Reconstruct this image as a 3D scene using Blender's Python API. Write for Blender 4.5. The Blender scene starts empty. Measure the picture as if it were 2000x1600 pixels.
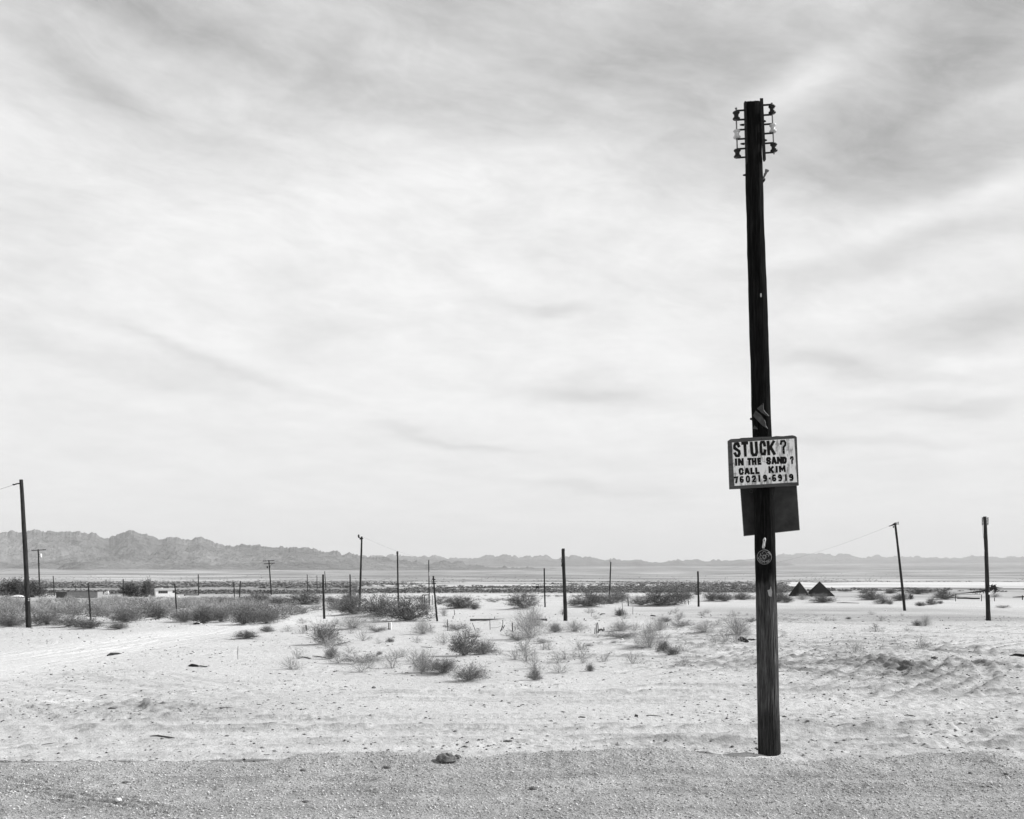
import bpy, math, random
import numpy as np
from mathutils import Vector, Matrix

random.seed(7)
R = math.radians
S = bpy.context.scene
COL = S.collection

# ------------------------------------------------------------------ camera
F = 2150.0            # focal length in pixels of a 2000 px wide picture
CX, HY = 1000.0, 1130.0
CAMZ = 2.2
cam_d = bpy.data.cameras.new('camera')
cam_d.sensor_width = 36.0
cam_d.lens = F / 2000 * 36.0
cam_d.shift_y = (HY - 800) / 2000.0
cam_d.clip_start = 0.1
cam_d.clip_end = 80000
cam = bpy.data.objects.new('camera', cam_d)
cam.location = (0, 0, CAMZ)
cam.rotation_euler = (R(90), 0, 0)
COL.objects.link(cam)
S.camera = cam

# ------------------------------------------------------------------ exposure, sun, sky
S.view_settings.view_transform = 'Standard'
S.view_settings.look = 'None'
S.view_settings.exposure = 0.2
S.view_settings.gamma = 1.0
S.view_settings.use_curve_mapping = False

SUN_DIR = Vector((1.0, 0.085, 0.0)).normalized()
SUN_EL = R(36)
sd = Vector((SUN_DIR.x * math.cos(SUN_EL), SUN_DIR.y * math.cos(SUN_EL), math.sin(SUN_EL)))
sun_d = bpy.data.lights.new('sun', 'SUN')
sun_d.energy = 5.0
sun_d.angle = R(0.9)
sun_d.color = (1.0, 1.0, 1.0)
sun = bpy.data.objects.new('sun', sun_d)
sun.rotation_euler = (-sd).to_track_quat('-Z', 'Y').to_euler()
COL.objects.link(sun)

W = bpy.data.worlds.new('World')
S.world = W
W.use_nodes = True
nt = W.node_tree
nt.nodes.clear()


class NB:
    """tiny node builder"""
    def __init__(self, nt): self.nt = nt
    def n(self, t, **kw):
        o = self.nt.nodes.new(t)
        for k, v in kw.items(): setattr(o, k, v)
        return o
    def put(self, sock, v):
        if isinstance(v, (int, float)): sock.default_value = v
        elif isinstance(v, (tuple, list)): sock.default_value = v
        else: self.nt.links.new(v, sock)
    def m(self, op, a, b=0.0, c=0.0, clamp=False):
        o = self.n('ShaderNodeMath', operation=op, use_clamp=clamp)
        self.put(o.inputs[0], a); self.put(o.inputs[1], b); self.put(o.inputs[2], c)
        return o.outputs[0]
    def noise(self, vec, scale, detail=4, rough=.5, dist=0.0):
        o = self.n('ShaderNodeTexNoise')
        self.put(o.inputs['Vector'], vec)
        o.inputs['Scale'].default_value = scale
        o.inputs['Detail'].default_value = detail
        o.inputs['Roughness'].default_value = rough
        o.inputs['Distortion'].default_value = dist
        return o.outputs['Fac']
    def ramp(self, v, *stops):
        o = self.n('ShaderNodeValToRGB')
        e = o.color_ramp.elements
        while len(e) < len(stops): e.new(.5)
        for el, (p, c) in zip(e, stops):
            el.position = p
            el.color = (c, c, c, 1)
        self.put(o.inputs[0], v)
        return o.outputs[0]
    def maprange(self, v, a, b, c, d, smooth=False):
        o = self.n('ShaderNodeMapRange')
        if smooth: o.interpolation_type = 'SMOOTHSTEP'
        self.put(o.inputs[0], v)
        for i, q in enumerate((a, b, c, d)): self.put(o.inputs[i + 1], q)
        return o.outputs[0]
    def comb(self, x, y, z):
        o = self.n('ShaderNodeCombineXYZ')
        for i, q in enumerate((x, y, z)): self.put(o.inputs[i], q)
        return o.outputs[0]


b = NB(nt)
tc = b.n('ShaderNodeTexCoord')
sep = b.n('ShaderNodeSeparateXYZ')
nt.links.new(tc.outputs['Generated'], sep.inputs[0])
DX, DY, DZ = sep.outputs
DEG = 180 / math.pi
az = b.m('MULTIPLY', b.m('ARCTAN2', DX, DY), DEG)
el = b.m('MULTIPLY', b.m('ARCSINE', DZ), DEG)
ael = b.m('ABSOLUTE', el)
# cirrus sheet seen in perspective: coordinates on a plane overhead
zz = b.m('ADD', b.m('MAXIMUM', DZ, 0.0), 0.16)
pu = b.m('DIVIDE', DX, zz)
pv = b.m('DIVIDE', DY, zz)
pvec = b.comb(pu, pv, 3.7)
# domain warp
w1 = b.m('MULTIPLY', b.m('SUBTRACT', b.noise(pvec, 1.3, 4, .55), .5), 6.5)
w2 = b.m('MULTIPLY', b.m('SUBTRACT', b.noise(b.comb(pv, pu, 9.1), 1.6, 4, .55), .5), 4.2)
azw = b.m('ADD', az, w1)
elw = b.m('ADD', el, w2)
wsoft = b.comb(azw, elw, 0.0)


def px_az_el(px, py):
    t = (px - CX) / F
    a = math.atan(t)
    return a * DEG, math.atan((HY - py) / F * math.cos(a)) * DEG


def blob(px, py, rx, ry, ang, amp):
    a0, e0 = px_az_el(px, py)
    k = DEG / F
    rx *= k; ry *= k
    ca, sa = math.cos(R(ang)), math.sin(R(ang))     # ang: clockwise on screen
    da = b.m('SUBTRACT', azw, a0)
    de = b.m('SUBTRACT', elw, e0)
    u = b.m('ADD', b.m('MULTIPLY', da, ca / rx), b.m('MULTIPLY', de, -sa / rx))
    v = b.m('ADD', b.m('MULTIPLY', da, sa / ry), b.m('MULTIPLY', de, ca / ry))
    q = b.m('ADD', b.m('MULTIPLY', u, u), b.m('MULTIPLY', v, v))
    g = b.m('EXPONENT', b.m('MULTIPLY', q, -1.0))
    return b.m('MULTIPLY', g, amp)


BLOBS = [
    (330, 40, 300, 48, 12, -.20), (120, 120, 190, 36, 22, -.14), (220, 190, 120, 28, 10, -.10), (700, 130, 200, 50, 12, -.09),
    (820, 20, 120, 50, 10, -.12), (1180, 90, 170, 60, -8, -.16), (1420, 110, 150, 90, 0, -.16),
    (900, 235, 220, 36, 6, -.09), (1380, 280, 280, 80, 8, -.16), (1250, 170, 200, 60, 0, -.10),
    (1700, 330, 250, 95, -12, -.27), (1900, 90, 180, 90, -18, -.27), (1650, 60, 160, 40, -20, -.10),
    (1930, 600, 150, 50, -10, -.26), (1960, 300, 130, 40, -18, -.12), (1800, 480, 190, 40, -12, -.12),
    (1650, 540, 160, 40, -10, -.10), (380, 690, 190, 13, 13, -.15), (250, 715, 200, 34, 8, -.10),
    (1150, 762, 120, 24, 4, -.22), (1040, 602, 120, 14, 4, -.13), (930, 856, 190, 14, 6, -.14),
    (1130, 950, 190, 20, 6, -.11), (1700, 715, 170, 24, 8, -.18), (1820, 790, 160, 22, 6, -.16),
    (1650, 860, 200, 18, 4, -.10), (90, 420, 90, 140, 30, -.05), (1900, 940, 220, 22, 0, -.05),
    (620, 500, 520, 170, 14, .02), (1560, 160, 42, 130, 60, .10), (1760, 440, 210, 22, -14, .09),
    (1880, 690, 120, 16, -10, .07), (1900, 210, 130, 20, -20, .08), (1080, 180, 120, 20, 20, .06),
    (1320, 700, 150, 40, 0, .03),
]
acc = b.ramp(b.m('DIVIDE', ael, 90.0), (0.0, .80), (.12, .83), (.20, .80), (.31, .60), (.5, .44), (1.0, .36))
for q in BLOBS:
    acc = b.m('ADD', acc, blob(*q))
# wispy texture, stronger higher up where the sheet is thinner
ca, sa = math.cos(R(12)), math.sin(R(12))
ru = b.m('ADD', b.m('MULTIPLY', azw, ca * .15), b.m('MULTIPLY', elw, -sa * .15))
rv = b.m('ADD', b.m('MULTIPLY', azw, sa * .34), b.m('MULTIPLY', elw, ca * .34))
wn = b.m('SUBTRACT', b.noise(b.comb(ru, rv, 1.3), 1.0, 8, .6, .8), .5)
wamp = b.maprange(el, 3.0, 24.0, .05, .34, True)
acc = b.m('ADD', acc, b.m('MULTIPLY', wn, wamp))
fn = b.m('SUBTRACT', b.noise(pvec, 3.4, 9, .64, .15), .5)
acc = b.m('ADD', acc, b.m('MULTIPLY', fn, b.maprange(el, 1, 24, .16, .46)))
fib = b.noise(b.comb(b.m('ADD', b.m('MULTIPLY', azw, .22), b.m('MULTIPLY', elw, -.10)), b.m('ADD', b.m('MULTIPLY', elw, .95), b.m('MULTIPLY', azw, .22)), 7.7), 1.0, 9, .66, .25)
acc = b.m('ADD', acc, b.m('MULTIPLY', b.m('SUBTRACT', fib, .5), b.maprange(el, 2, 20, .06, .22)))
acc = b.m('MINIMUM', b.m('MAXIMUM', acc, .22), .88)
sky = b.n('ShaderNodeTexSky', sky_type='NISHITA')
sky.sun_disc = False
sky.sun_elevation = SUN_EL
sky.sun_rotation = math.atan2(SUN_DIR.x, SUN_DIR.y)
sky.air_density = 1.0; sky.dust_density = 2.0
sc = b.n('ShaderNodeSeparateColor')
nt.links.new(sky.outputs[0], sc.inputs[0])
skyr = b.m('MINIMUM', sc.outputs[0], 9.0)                    # red channel = red-filtered black and white film
val = b.m('ADD', b.m('MULTIPLY', acc, 9.3), b.m('MULTIPLY', skyr, .08))
bg = b.n('ShaderNodeBackground')
nt.links.new(val, bg.inputs[0])
bg.inputs[1].default_value = 0.1
out = b.n('ShaderNodeOutputWorld')
nt.links.new(bg.outputs[0], out.inputs[0])
try:
    W.cycles.sampling_method = 'MANUAL'; W.cycles.sample_map_resolution = 512
except Exception:
    pass

# ------------------------------------------------------------------ noise in numpy
def _hash(ix, iy, seed):
    h = (ix.astype(np.int64) * 374761393 + iy.astype(np.int64) * 668265263 + seed * 1442695041) & 0x7fffffff
    h = ((h ^ (h >> 13)) * 1274126177) & 0x7fffffff
    h = (h ^ (h >> 16)) & 0xffff
    return h / 65535.0


def vnoise(x, y, seed=0):
    ix = np.floor(x); iy = np.floor(y)
    fx = x - ix; fy = y - iy
    fx = fx * fx * (3 - 2 * fx); fy = fy * fy * (3 - 2 * fy)
    a = _hash(ix, iy, seed); c = _hash(ix + 1, iy, seed)
    d = _hash(ix, iy + 1, seed); e = _hash(ix + 1, iy + 1, seed)
    return (a + (c - a) * fx) * (1 - fy) + (d + (e - d) * fx) * fy - .5


def fbm(x, y, oct=4, seed=0, gain=.5):
    s = 0; a = 1.0
    for i in range(oct):
        s = s + a * vnoise(x, y, seed + i * 17)
        x, y = (x * 1.62 - y * 1.18) + 3.1, (x * 1.18 + y * 1.62) - 1.7
        a *= gain
    return s


def ridged(x, y, oct=4, seed=0, gain=.5):
    s = 0; a = 1.0; t = 0
    for i in range(oct):
        s = s + a * (1 - 2.0 * np.abs(vnoise(x, y, seed + i * 31)) * 1.3)
        t += a
        x, y = (x * 1.6 - y * 1.2) + 5.1, (x * 1.2 + y * 1.6) - 2.7
        a *= gain
    return s / t


def sstep(a, b_, x):
    t = np.clip((x - a) / (b_ - a), 0, 1)
    return t * t * (3 - 2 * t)


# ------------------------------------------------------------------ terrain
CREST = np.array([(-600, 1492), (0, 1491), (150, 1488), (250, 1487), (450, 1491), (520, 1488), (600, 1477), (700, 1473), (850, 1471),
                  (920, 1480), (1000, 1474), (1100, 1472), (1170, 1467), (1240, 1456), (1290, 1461), (1350, 1470),
                  (1410, 1476), (1480, 1481), (1600, 1485), (1700, 1480), (1770, 1473), (1850, 1470), (1930, 1468), (1965, 1477),
                  (2000, 1481), (2600, 1480)], float)
CD = 12.75
CR_X = (CREST[:, 0] - CX) / F * CD
CR_Z = CAMZ - (CREST[:, 1] - HY) / F * CD
PFX = 3.1
MOUNDS = []   # x, y, rx, ry, h
RUTS = []


def churn_mask(x, y):
    m = np.exp(-((x - 9.6) / 4.6) ** 2 - ((y - 27) / 4.6) ** 2)
    m = m + .5 * np.exp(-((x - 10.0) / 6.0) ** 2 - ((y - 33) / 9.0) ** 2)
    m = m + .8 * np.exp(-((x + 6.3) / 2.2) ** 2 - ((y - 18.6) / 1.0) ** 2)
    m = m + .35 * np.exp(-((x - 6.5) / 3.5) ** 2 - ((y - 16.8) / 1.2) ** 2)
    return np.clip(m, 0, 1.2)


def road_mask(x, y):
    cx = -13.3 - .012 * (y - 30) + 2.3 * sstep(44, 62, y) + 1.3 * np.exp(-((y - 18) / 7) ** 2)
    m = np.exp(-((x - cx) / 2.1) ** 4) * sstep(16, 24, y) * (1 - sstep(62, 74, y))
    return m


_tr = random.Random(5)
TRACKS = []
for i in range(13):   # along the road
    TRACKS.append((_tr.uniform(-8, 10), _tr.uniform(13.9, 23), _tr.uniform(-4, 4), _tr.uniform(-.006, .006), _tr.uniform(3, 9), .025, .6))
for i in range(30):   # criss-crossing in the soft sand on the right
    TRACKS.append((_tr.uniform(3.5, 15), _tr.uniform(20, 44), _tr.choice((_tr.uniform(10, 65), _tr.uniform(112, 168))), _tr.uniform(-.05, .05), _tr.uniform(2, 6), _tr.uniform(.03, .075), _tr.choice((0, .75))))
for i in range(9):    # along the dirt road, left
    TRACKS.append((_tr.uniform(-14.5, -11.5), _tr.uniform(26, 50), _tr.uniform(86, 97), _tr.uniform(-.004, .004), _tr.uniform(8, 18), .009, .75))
for i in range(6):    # curving from the road into the dirt road
    TRACKS.append((_tr.uniform(-9, -6), _tr.uniform(17, 24), _tr.uniform(125, 165), _tr.uniform(.01, .04), _tr.uniform(3, 7), .014, .75))
for i in range(9):    # far flat, right
    TRACKS.append((_tr.uniform(8, 22), _tr.uniform(42, 75), _tr.uniform(20, 160), _tr.uniform(-.03, .03), _tr.uniform(5, 14), .05, .75))

for (xa, ya, xb, yb, dp_) in ((1690, 1286, 1805, 1322, .10), (1800, 1328, 1850, 1292, .10), (1835, 1292, 1990, 1312, .09), (1820, 1325, 1725, 1366, .08), (1945, 1325, 1865, 1364, .10),
                              (1940, 1326, 1895, 1294, .07), (1700, 1275, 1900, 1268, .04), (1560, 1258, 1640, 1282, .05), (1570, 1352, 1760, 1344, .03), (1530, 1415, 1700, 1428, .03),
                              (1700, 1425, 1960, 1438, .03), (1640, 1290, 1720, 1310, .06), (1880, 1300, 1800, 1345, .06), (1740, 1290, 1780, 1335, .06), (1520, 1300, 1600, 1262, .04), (1600, 1340, 1700, 1300, .05),
                              (150, 1388, 340, 1366, .055), (180, 1393, 480, 1388, .035), (230, 1372, 330, 1390, .04), (0, 1462, 130, 1448, .02), (1010, 1430, 1200, 1440, .02), (1210, 1352, 1330, 1340, .03)):
    da_, db_ = 4730 / (ya - 1130), 4730 / (yb - 1130)
    xa, xb = (xa - 1000) / 2150 * da_, (xb - 1000) / 2150 * db_
    TRACKS.append(((xa + xb) / 2, (da_ + db_) / 2, math.degrees(math.atan2(db_ - da_, xb - xa)), _tr.uniform(-.03, .03), max(.6, math.hypot(db_ - da_, xb - xa) / 2), dp_, 0))


def tracks(x, y):
    dz = np.zeros_like(x); bm = np.zeros_like(x)
    nz = vnoise(x / .5, y / .5, 301) + vnoise(x / .17, y / .17, 303)
    for (cx, cy, a, cv, ln, dep, pair) in TRACKS:
        a = R(a)
        ux, uy = math.cos(a), math.sin(a)
        sel = np.where((np.abs(x - cx) < ln * 1.8 + 2) & (np.abs(y - cy) < ln * 1.8 + 2))[0] if x.ndim == 1 else slice(None)
        xs, ys = x[sel], y[sel]
        if xs.size == 0: continue
        t = (xs - cx) * ux + (ys - cy) * uy
        d = -(xs - cx) * uy + (ys - cy) * ux - cv * t * t
        env = np.exp(-(t / ln) ** 4)
        for off in ((-pair, pair) if pair else (0,)):
            dd = d - off
            br = np.clip(.75 + 1.1 * nz[sel], 0, 1.6)
            rut = np.exp(-(dd / .13) ** 4)
            lip = np.exp(-((np.abs(dd) - .24) / .09) ** 2) * br
            dz[sel] += env * min(dep, .022 + dep * .30) * (-.8 * rut + .8 * lip + .12 * rut * np.sin(t * 2 * math.pi / .14))
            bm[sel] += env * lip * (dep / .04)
    return dz, np.clip(bm, 0, 1.5)


def H0(x, y, fine=True):
    x = np.asarray(x, float); y = np.asarray(y, float)
    r = np.sqrt(x * x + y * y)
    # regional shape: gentle fall to the playa, then the long fan up to the mountains
    z = -0.010 * (np.clip(r, 60, 400) - 60)
    z = z - .3 * 0
    z = z + np.where(r > 2300, 100 * (np.clip(r - 2300, 0, None) / 7700) ** 1.2, 0)
    far = sstep(18, 60, r) * (1 - sstep(380, 700, r))
    z = z + far * .10 * fbm(x / 9, y / 9, 3, 5) + far * .22 * fbm(x / 28, y / 34, 2, 9)
    z = z + sstep(12.9, 14.5, y) * (1 - sstep(60, 120, r)) * .028 * fbm(x / 2.6, y / 2.2, 3, 21)
    # shallow blowout behind the fence, low rise in the middle distance
    z = z + .022 * np.exp(-((x - PFX) / .75) ** 2 - ((y - 13.55) / .35) ** 2)
    z = z - .10 * np.exp(-((x - 1.5) / 4) ** 2 - ((y - 48) / 5) ** 2)
    # gravel berm along the road shoulder
    cz = np.interp(x, CR_X, CR_Z) + .03 * fbm(x * 3, y * 0 + .3, 4, 55, .6)
    back = np.exp(-(np.clip(y - CD, 0, None) / .26) ** 2)
    frontf = .28 + .72 * np.exp(-(np.clip(CD - y, 0, None) / .6) ** 1.6)
    berm = cz * np.where(y > CD, back, frontf)
    berm = berm + .05 * np.exp(-((y - 11.35 - .10 * np.sin(x * .8)) / .16) ** 2) * (y < CD) * sstep(-3, -1, x) \
        + .045 * np.exp(-((y - 11.9 - .14 * np.sin(x * .7 + 1)) / .2) ** 2) * (1 - sstep(-2, 1, x))
    gm = gravel_mask(x, y)
    berm = berm + gm * (.045 * fbm(x * 1.3, y * 1.8, 4, 77) + .012 * fbm(x * 9, y * 9, 3, 79))
    z = z + np.where(np.abs(x) < 60, berm, .05 * (y < CD))
    if fine:
        cm = churn_mask(x, y)
        rot = x * .8 + y * .6
        rot2 = -x * .6 + y * .8
        z = z + cm * (.035 * ridged(rot / 1.7, rot2 / .8, 4, 91, .6) + .05 * ridged(rot / .2, rot2 / .17, 2, 98, .6) + .05 * ridged(rot / .42, rot2 / .3, 3, 97, .6)) * (1 - sstep(60, 90, r))
        # criss-crossing tyre ruts in the churned sand
        nearm = (1 - sstep(55, 80, r)) * (1 - .75 * road_mask(x, y)) * (1 - gm * .7)
        z = z + tracks(x, y)[0] * (1 - sstep(55, 80, r)) * (1 - gm)
        z = z + nearm * (.45 + .55 * sstep(1, 6, x)) * (.024 * fbm(x / .55, y / .4, 3, 33) + .022 * fbm(x / .16, y / .13, 2, 39)) * (1 + .9 * vnoise(x / 3, y / 3, 2) + .5 * sstep(2, 7, x))
        spot = np.clip(fbm(x / 2.2, y / 1.6, 3, 61) + .04, 0, 1) * 2.0
        z = z + nearm * .05 * spot * np.clip(ridged(x / .33, y / .26, 2, 44) - .25, 0, 1)
        # old ruts along the sand, nearly parallel to the road
        for k, (yy, amp, x0) in enumerate(((15.6, .03, 5.5), (16.5, .025, 8.0), (18.9, .03, 8.5), (14.4, .02, -9.0), (17.6, .02, -5.0))):
            dd = y - yy - .35 * np.sin(x * .35 + k) - .05 * (x - x0)
            z = z + amp * np.exp(-((x - x0) / 4.0) ** 2) * (np.exp(-((dd - .2) / .1) ** 2) - np.exp(-(dd / .12) ** 2))
        # tread marks pressed into the gravel shoulder, left
        tm = np.exp(-((x + 4.2 + (y - 10.9) * 1.2) / .5) ** 2 - ((y - 10.9) / .75) ** 2)
        z = z + tm * .03 * np.sin((x * .55 + y * 1.0) * 2 * math.pi / .17)
    return z


def gravel_mask(x, y):
    cz = np.interp(x, CR_X, CR_Z)
    edge = CD + .10 + .5 * (cz - .12) + .30 * sstep(.08, .17, cz) + .3 * vnoise(x * 1.3, y * 0, 3) + .35 * fbm(x * 4, y * 4, 3, 4, .6)
    return 1 - sstep(edge - .22, edge + .22, y)


def H(x, y, fine=True):
    z = H0(x, y, fine)
    for (mx, my, rx, ry, h) in MOUNDS:
        z = z + h * np.exp(-((x - mx) / rx) ** 2 - ((y - my) / ry) ** 2)
    return z


_D = 8.0 * (2500 ** (np.arange(9000) / 9000.0))


def ground(px, py, fine=False):
    """first point of the terrain along the line of sight through a spot of the photograph"""
    t = (px - CX) / F
    zr = CAMZ + (HY - py) / F * _D
    hh = H(t * _D, _D, fine)
    k = np.argmax(zr < hh)
    if k == 0: k = len(_D) - 1
    a0, a1 = zr[k - 1] - hh[k - 1], zr[k] - hh[k]
    f = a0 / (a0 - a1)
    d = _D[k - 1] + (_D[k] - _D[k - 1]) * f
    return Vector((t * d, d, float(H(np.array([t * d]), np.array([d]), fine)[0])))


def gz(x, y):
    return float(H(np.array([x]), np.array([y]))[0])


def at(px, py, d):
    return Vector(((px - CX) / F * d, d, CAMZ + (HY - py) / F * d))


# ------------------------------------------------------------------ materials (black and white: all greys)
def material(name):
    m = bpy.data.materials.new(name)
    m.use_nodes = True
    m.node_tree.nodes.clear()
    nb = NB(m.node_tree)
    p = nb.n('ShaderNodeBsdfPrincipled')
    o = nb.n('ShaderNodeOutputMaterial')
    m.node_tree.links.new(p.outputs[0], o.inputs[0])
    p.inputs['Roughness'].default_value = .9
    p.inputs['Specular IOR Level'].default_value = .15
    return m, nb, p


def simple(name, lo, hi, scale=8.0, rough=.85, spec=.15, stretch=(1, 1, 1), bump=.0, metal=0.0, detail=5):
    m, nb, p = material(name)
    tc = nb.n('ShaderNodeTexCoord')
    mp = nb.n('ShaderNodeMapping')
    mp.inputs['Scale'].default_value = stretch
    nb.put(mp.inputs[0], tc.outputs['Object'])
    n = nb.noise(mp.outputs[0], scale, detail, .6)
    nb.put(p.inputs['Base Color'], nb.ramp(n, (.3, lo), (.7, hi)))
    p.inputs['Roughness'].default_value = rough
    p.inputs['Specular IOR Level'].default_value = spec
    p.inputs['Metallic'].default_value = metal
    if bump:
        bp = nb.n('ShaderNodeBump')
        bp.inputs['Strength'].default_value = 1.0
        bp.inputs['Distance'].default_value = bump
        nb.put(bp.inputs['Height'], n)
        nb.put(p.inputs['Normal'], bp.outputs[0])
    return m


def leafmat(name, lo, hi):
    m, nb, p = material(name)
    geo = nb.n('ShaderNodeNewGeometry')
    oi = nb.n('ShaderNodeObjectInfo')
    v = nb.m('ADD', nb.m('MULTIPLY', geo.outputs['Random Per Island'], .75), nb.m('MULTIPLY', oi.outputs['Random'], .25))
    nb.put(p.inputs['Base Color'], nb.ramp(v, (0, lo), (1, hi)))
    p.inputs['Roughness'].default_value = .75
    p.inputs['Specular IOR Level'].default_value = .2
    return m


M = {}
M['pole'] = simple('creosote_wood', .006, .028, 9, .9, .08, (3, 3, .25), .006)
M['far_pole'] = simple('dark_pole_wood', .012, .05, 6, .9, .08, (4, 4, .4), .004)
M['iron'] = simple('rusty_iron', .012, .035, 30, .8, .15)
M['galv'] = simple('galvanised_iron', .10, .18, 30, .5, .4)
M['dark_glaze'] = simple('dark_glazed_porcelain', .006, .010, 10, .35, .3)
M['white_glaze'] = simple('white_glazed_porcelain', .42, .60, 10, .3, .5)
M['plywood'] = simple('weathered_plywood', .055, .12, 7, .9, .1, (.6, 1, 9), .002)
M['metal_sheet'] = simple('dull_dark_sheet_metal', .014, .055, 5, .55, .3)
M['metal_edge'] = simple('pale_sheet_metal', .12, .2, 20, .6, .3)  # paler tone for the rim and ring of the metal board
M['black_paint'] = simple('black_stencil_paint', .006, .02, 40, .8, .15)
M['print_grey'] = simple('pale_printed_ink', .22, .34, 60, .8, .1)
M['black_disc'] = simple('black_sticker', .012, .02, 20, .6, .2)
M['paper'] = simple('torn_grey_paper', .04, .10, 9, .9, .1, (2, 2, 2))
M['white_paint'] = simple('white_paint', .72, .82, 3, .6, .3)
M['grey_paint'] = simple('grey_block', .24, .32, 2, .9, .1)
M['dark_paint'] = simple('dark_shed_wall', .07, .10, 3, .9, .1)
M['glass'] = simple('dark_window_glass', .03, .05, 3, .15, .5)
M['pyramid'] = simple('black_roof_felt', .010, .018, .5, .9, .06, (1, 1, 6))
M['seam'] = simple('pale_seam', .3, .4, 3)
M['drywood'] = simple('grey_dry_wood', .05, .12, 8, .9, .1, (1, 1, 4))
M['pale_wood'] = simple('bleached_wood', .3, .45, 8, .9, .1)
M['concrete'] = simple('pale_concrete', .5, .62, 4, .9, .1)
M['rock'] = simple('dark_clod', .07, .20, 22, .95, .1, (1, 1, 1), .01)
M['wire'] = simple('wire_metal', .08, .12, 3, .5, .3)
M['leaf_dark'] = leafmat('dark_leaves', .03, .12)
M['leaf_mid'] = leafmat('grey_leaves', .08, .27)
M['leaf_pale'] = leafmat('pale_dry_twigs', .20, .46)
M['twig'] = leafmat('grey_twigs', .09, .26)
M['scrub'] = leafmat('scrub_mixed', .06, .32)
M['scrub_far'] = leafmat('far_scrub', .09, .22)
M['stone'] = leafmat('gravel_stones', .14, .66)
M['crumb'] = leafmat('litter_and_crumbs', .04, .38)

# ground
gm_, nb, p = material('desert_sand')
at_ = nb.n('ShaderNodeAttribute'); at_.attribute_name = 'mask'
sp = nb.n('ShaderNodeSeparateColor'); nb.put(sp.inputs[0], at_.outputs['Color'])
G_, RD_, FAR_ = sp.outputs[0], sp.outputs[1], sp.outputs[2]
alb = at_.outputs['Alpha']
geo = nb.n('ShaderNodeNewGeometry')
pos = geo.outputs['Position']
n1 = nb.noise(pos, .35, 5, .6)
n2 = nb.noise(pos, 5.0, 6, .65)
n3 = nb.noise(pos, 38.0, 4, .7)
n4 = nb.noise(pos, 120.0, 2, .6)
base = nb.m('ADD', nb.m('MULTIPLY', n1, .12), .50)
base = nb.m('ADD', base, nb.m('MULTIPLY', nb.m('SUBTRACT', n2, .5), .22))
base = nb.m('ADD', base, nb.m('MULTIPLY', nb.m('SUBTRACT', n3, .5), nb.m('ADD', nb.m('MULTIPLY', G_, 1.15), .26)))
base = nb.m('ADD', base, nb.m('MULTIPLY', nb.m('SUBTRACT', n4, .5), nb.m('ADD', nb.m('MULTIPLY', G_, .95), .18)))
sp1 = nb.ramp(nb.noise(pos, 9.0, 5, .7), (.54, 0.0), (.66, 1.0))
sp2 = nb.ramp(nb.noise(pos, 1.3, 3, .6), (.40, .15), (.62, 1.0))
base = nb.m('SUBTRACT', base, nb.m('MULTIPLY', nb.m('MULTIPLY', sp1, sp2), nb.m('MULTIPLY', nb.m('SUBTRACT', 1.0, RD_, 0, True), .22)))
gb = nb.ramp(nb.noise(pos, 1.1, 6, .65), (.38, -.0), (.62, .13))
base = nb.m('SUBTRACT', base, nb.m('MULTIPLY', gb, G_))
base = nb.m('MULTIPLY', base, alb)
base = nb.m('MINIMUM', nb.m('MAXIMUM', base, .03), .75)
nb.put(p.inputs['Base Color'], base)
p.inputs['Roughness'].default_value = 1.0
p.inputs['Specular IOR Level'].default_value = .05
hgt = nb.m('ADD', nb.m('MULTIPLY', n3, .5), nb.m('ADD', nb.m('MULTIPLY', n4, .22), nb.m('MULTIPLY', n2, 2.0)))
bp = nb.n('ShaderNodeBump')
bp.inputs['Strength'].default_value = .8
nb.put(bp.inputs['Distance'], nb.m('ADD', nb.m('MULTIPLY', G_, .018), .045))
nb.put(bp.inputs['Height'], hgt)
nb.put(p.inputs['Normal'], bp.outputs[0])
M['ground'] = gm_

mm_, nb, p = material('bare_mountain_rock')
geo = nb.n('ShaderNodeNewGeometry')
n1 = nb.noise(geo.outputs['Position'], .0016, 6, .6)
n2 = nb.noise(geo.outputs['Position'], .012, 5, .65)
v = nb.m('ADD', nb.m('MULTIPLY', n1, .5), nb.m('MULTIPLY', n2, .5))
nb.put(p.inputs['Base Color'], nb.ramp(v, (.36, .03), (.64, .24)))
p.inputs['Roughness'].default_value = 1
p.inputs['Specular IOR Level'].default_value = 0.0
bp = nb.n('ShaderNodeBump'); bp.inputs['Distance'].default_value = 80; bp.inputs['Strength'].default_value = .8
nb.put(bp.inputs['Height'], n2); nb.put(p.inputs['Normal'], bp.outputs[0])
M['mountain'] = mm_


# ------------------------------------------------------------------ object helpers
def mesh_np(name, V, Fq, mat, smooth=False):
    """V: (n,3) array, Fq: (m,3) or (m,4) int array"""
    V = np.asarray(V, np.float32); Fq = np.asarray(Fq, np.int32)
    me = bpy.data.meshes.new(name)
    k = Fq.shape[1]
    me.vertices.add(len(V)); me.vertices.foreach_set('co', V.ravel())
    me.loops.add(Fq.size); me.loops.foreach_set('vertex_index', Fq.ravel())
    me.polygons.add(len(Fq)); me.polygons.foreach_set('loop_start', np.arange(0, Fq.size, k, dtype=np.int32))
    if smooth: me.polygons.foreach_set('use_smooth', np.ones(len(Fq), dtype=bool))
    me.update(calc_edges=True)
    me.materials.append(mat)
    return me


def link(name, me, parent=None, loc=(0, 0, 0)):
    o = bpy.data.objects.new(name, me)
    o.location = loc
    COL.objects.link(o)
    if parent is not None: o.parent = parent
    return o


def tag(o, label, cat, group=None):
    o['label'] = label; o['category'] = cat
    if group: o['group'] = group
    return o


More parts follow.
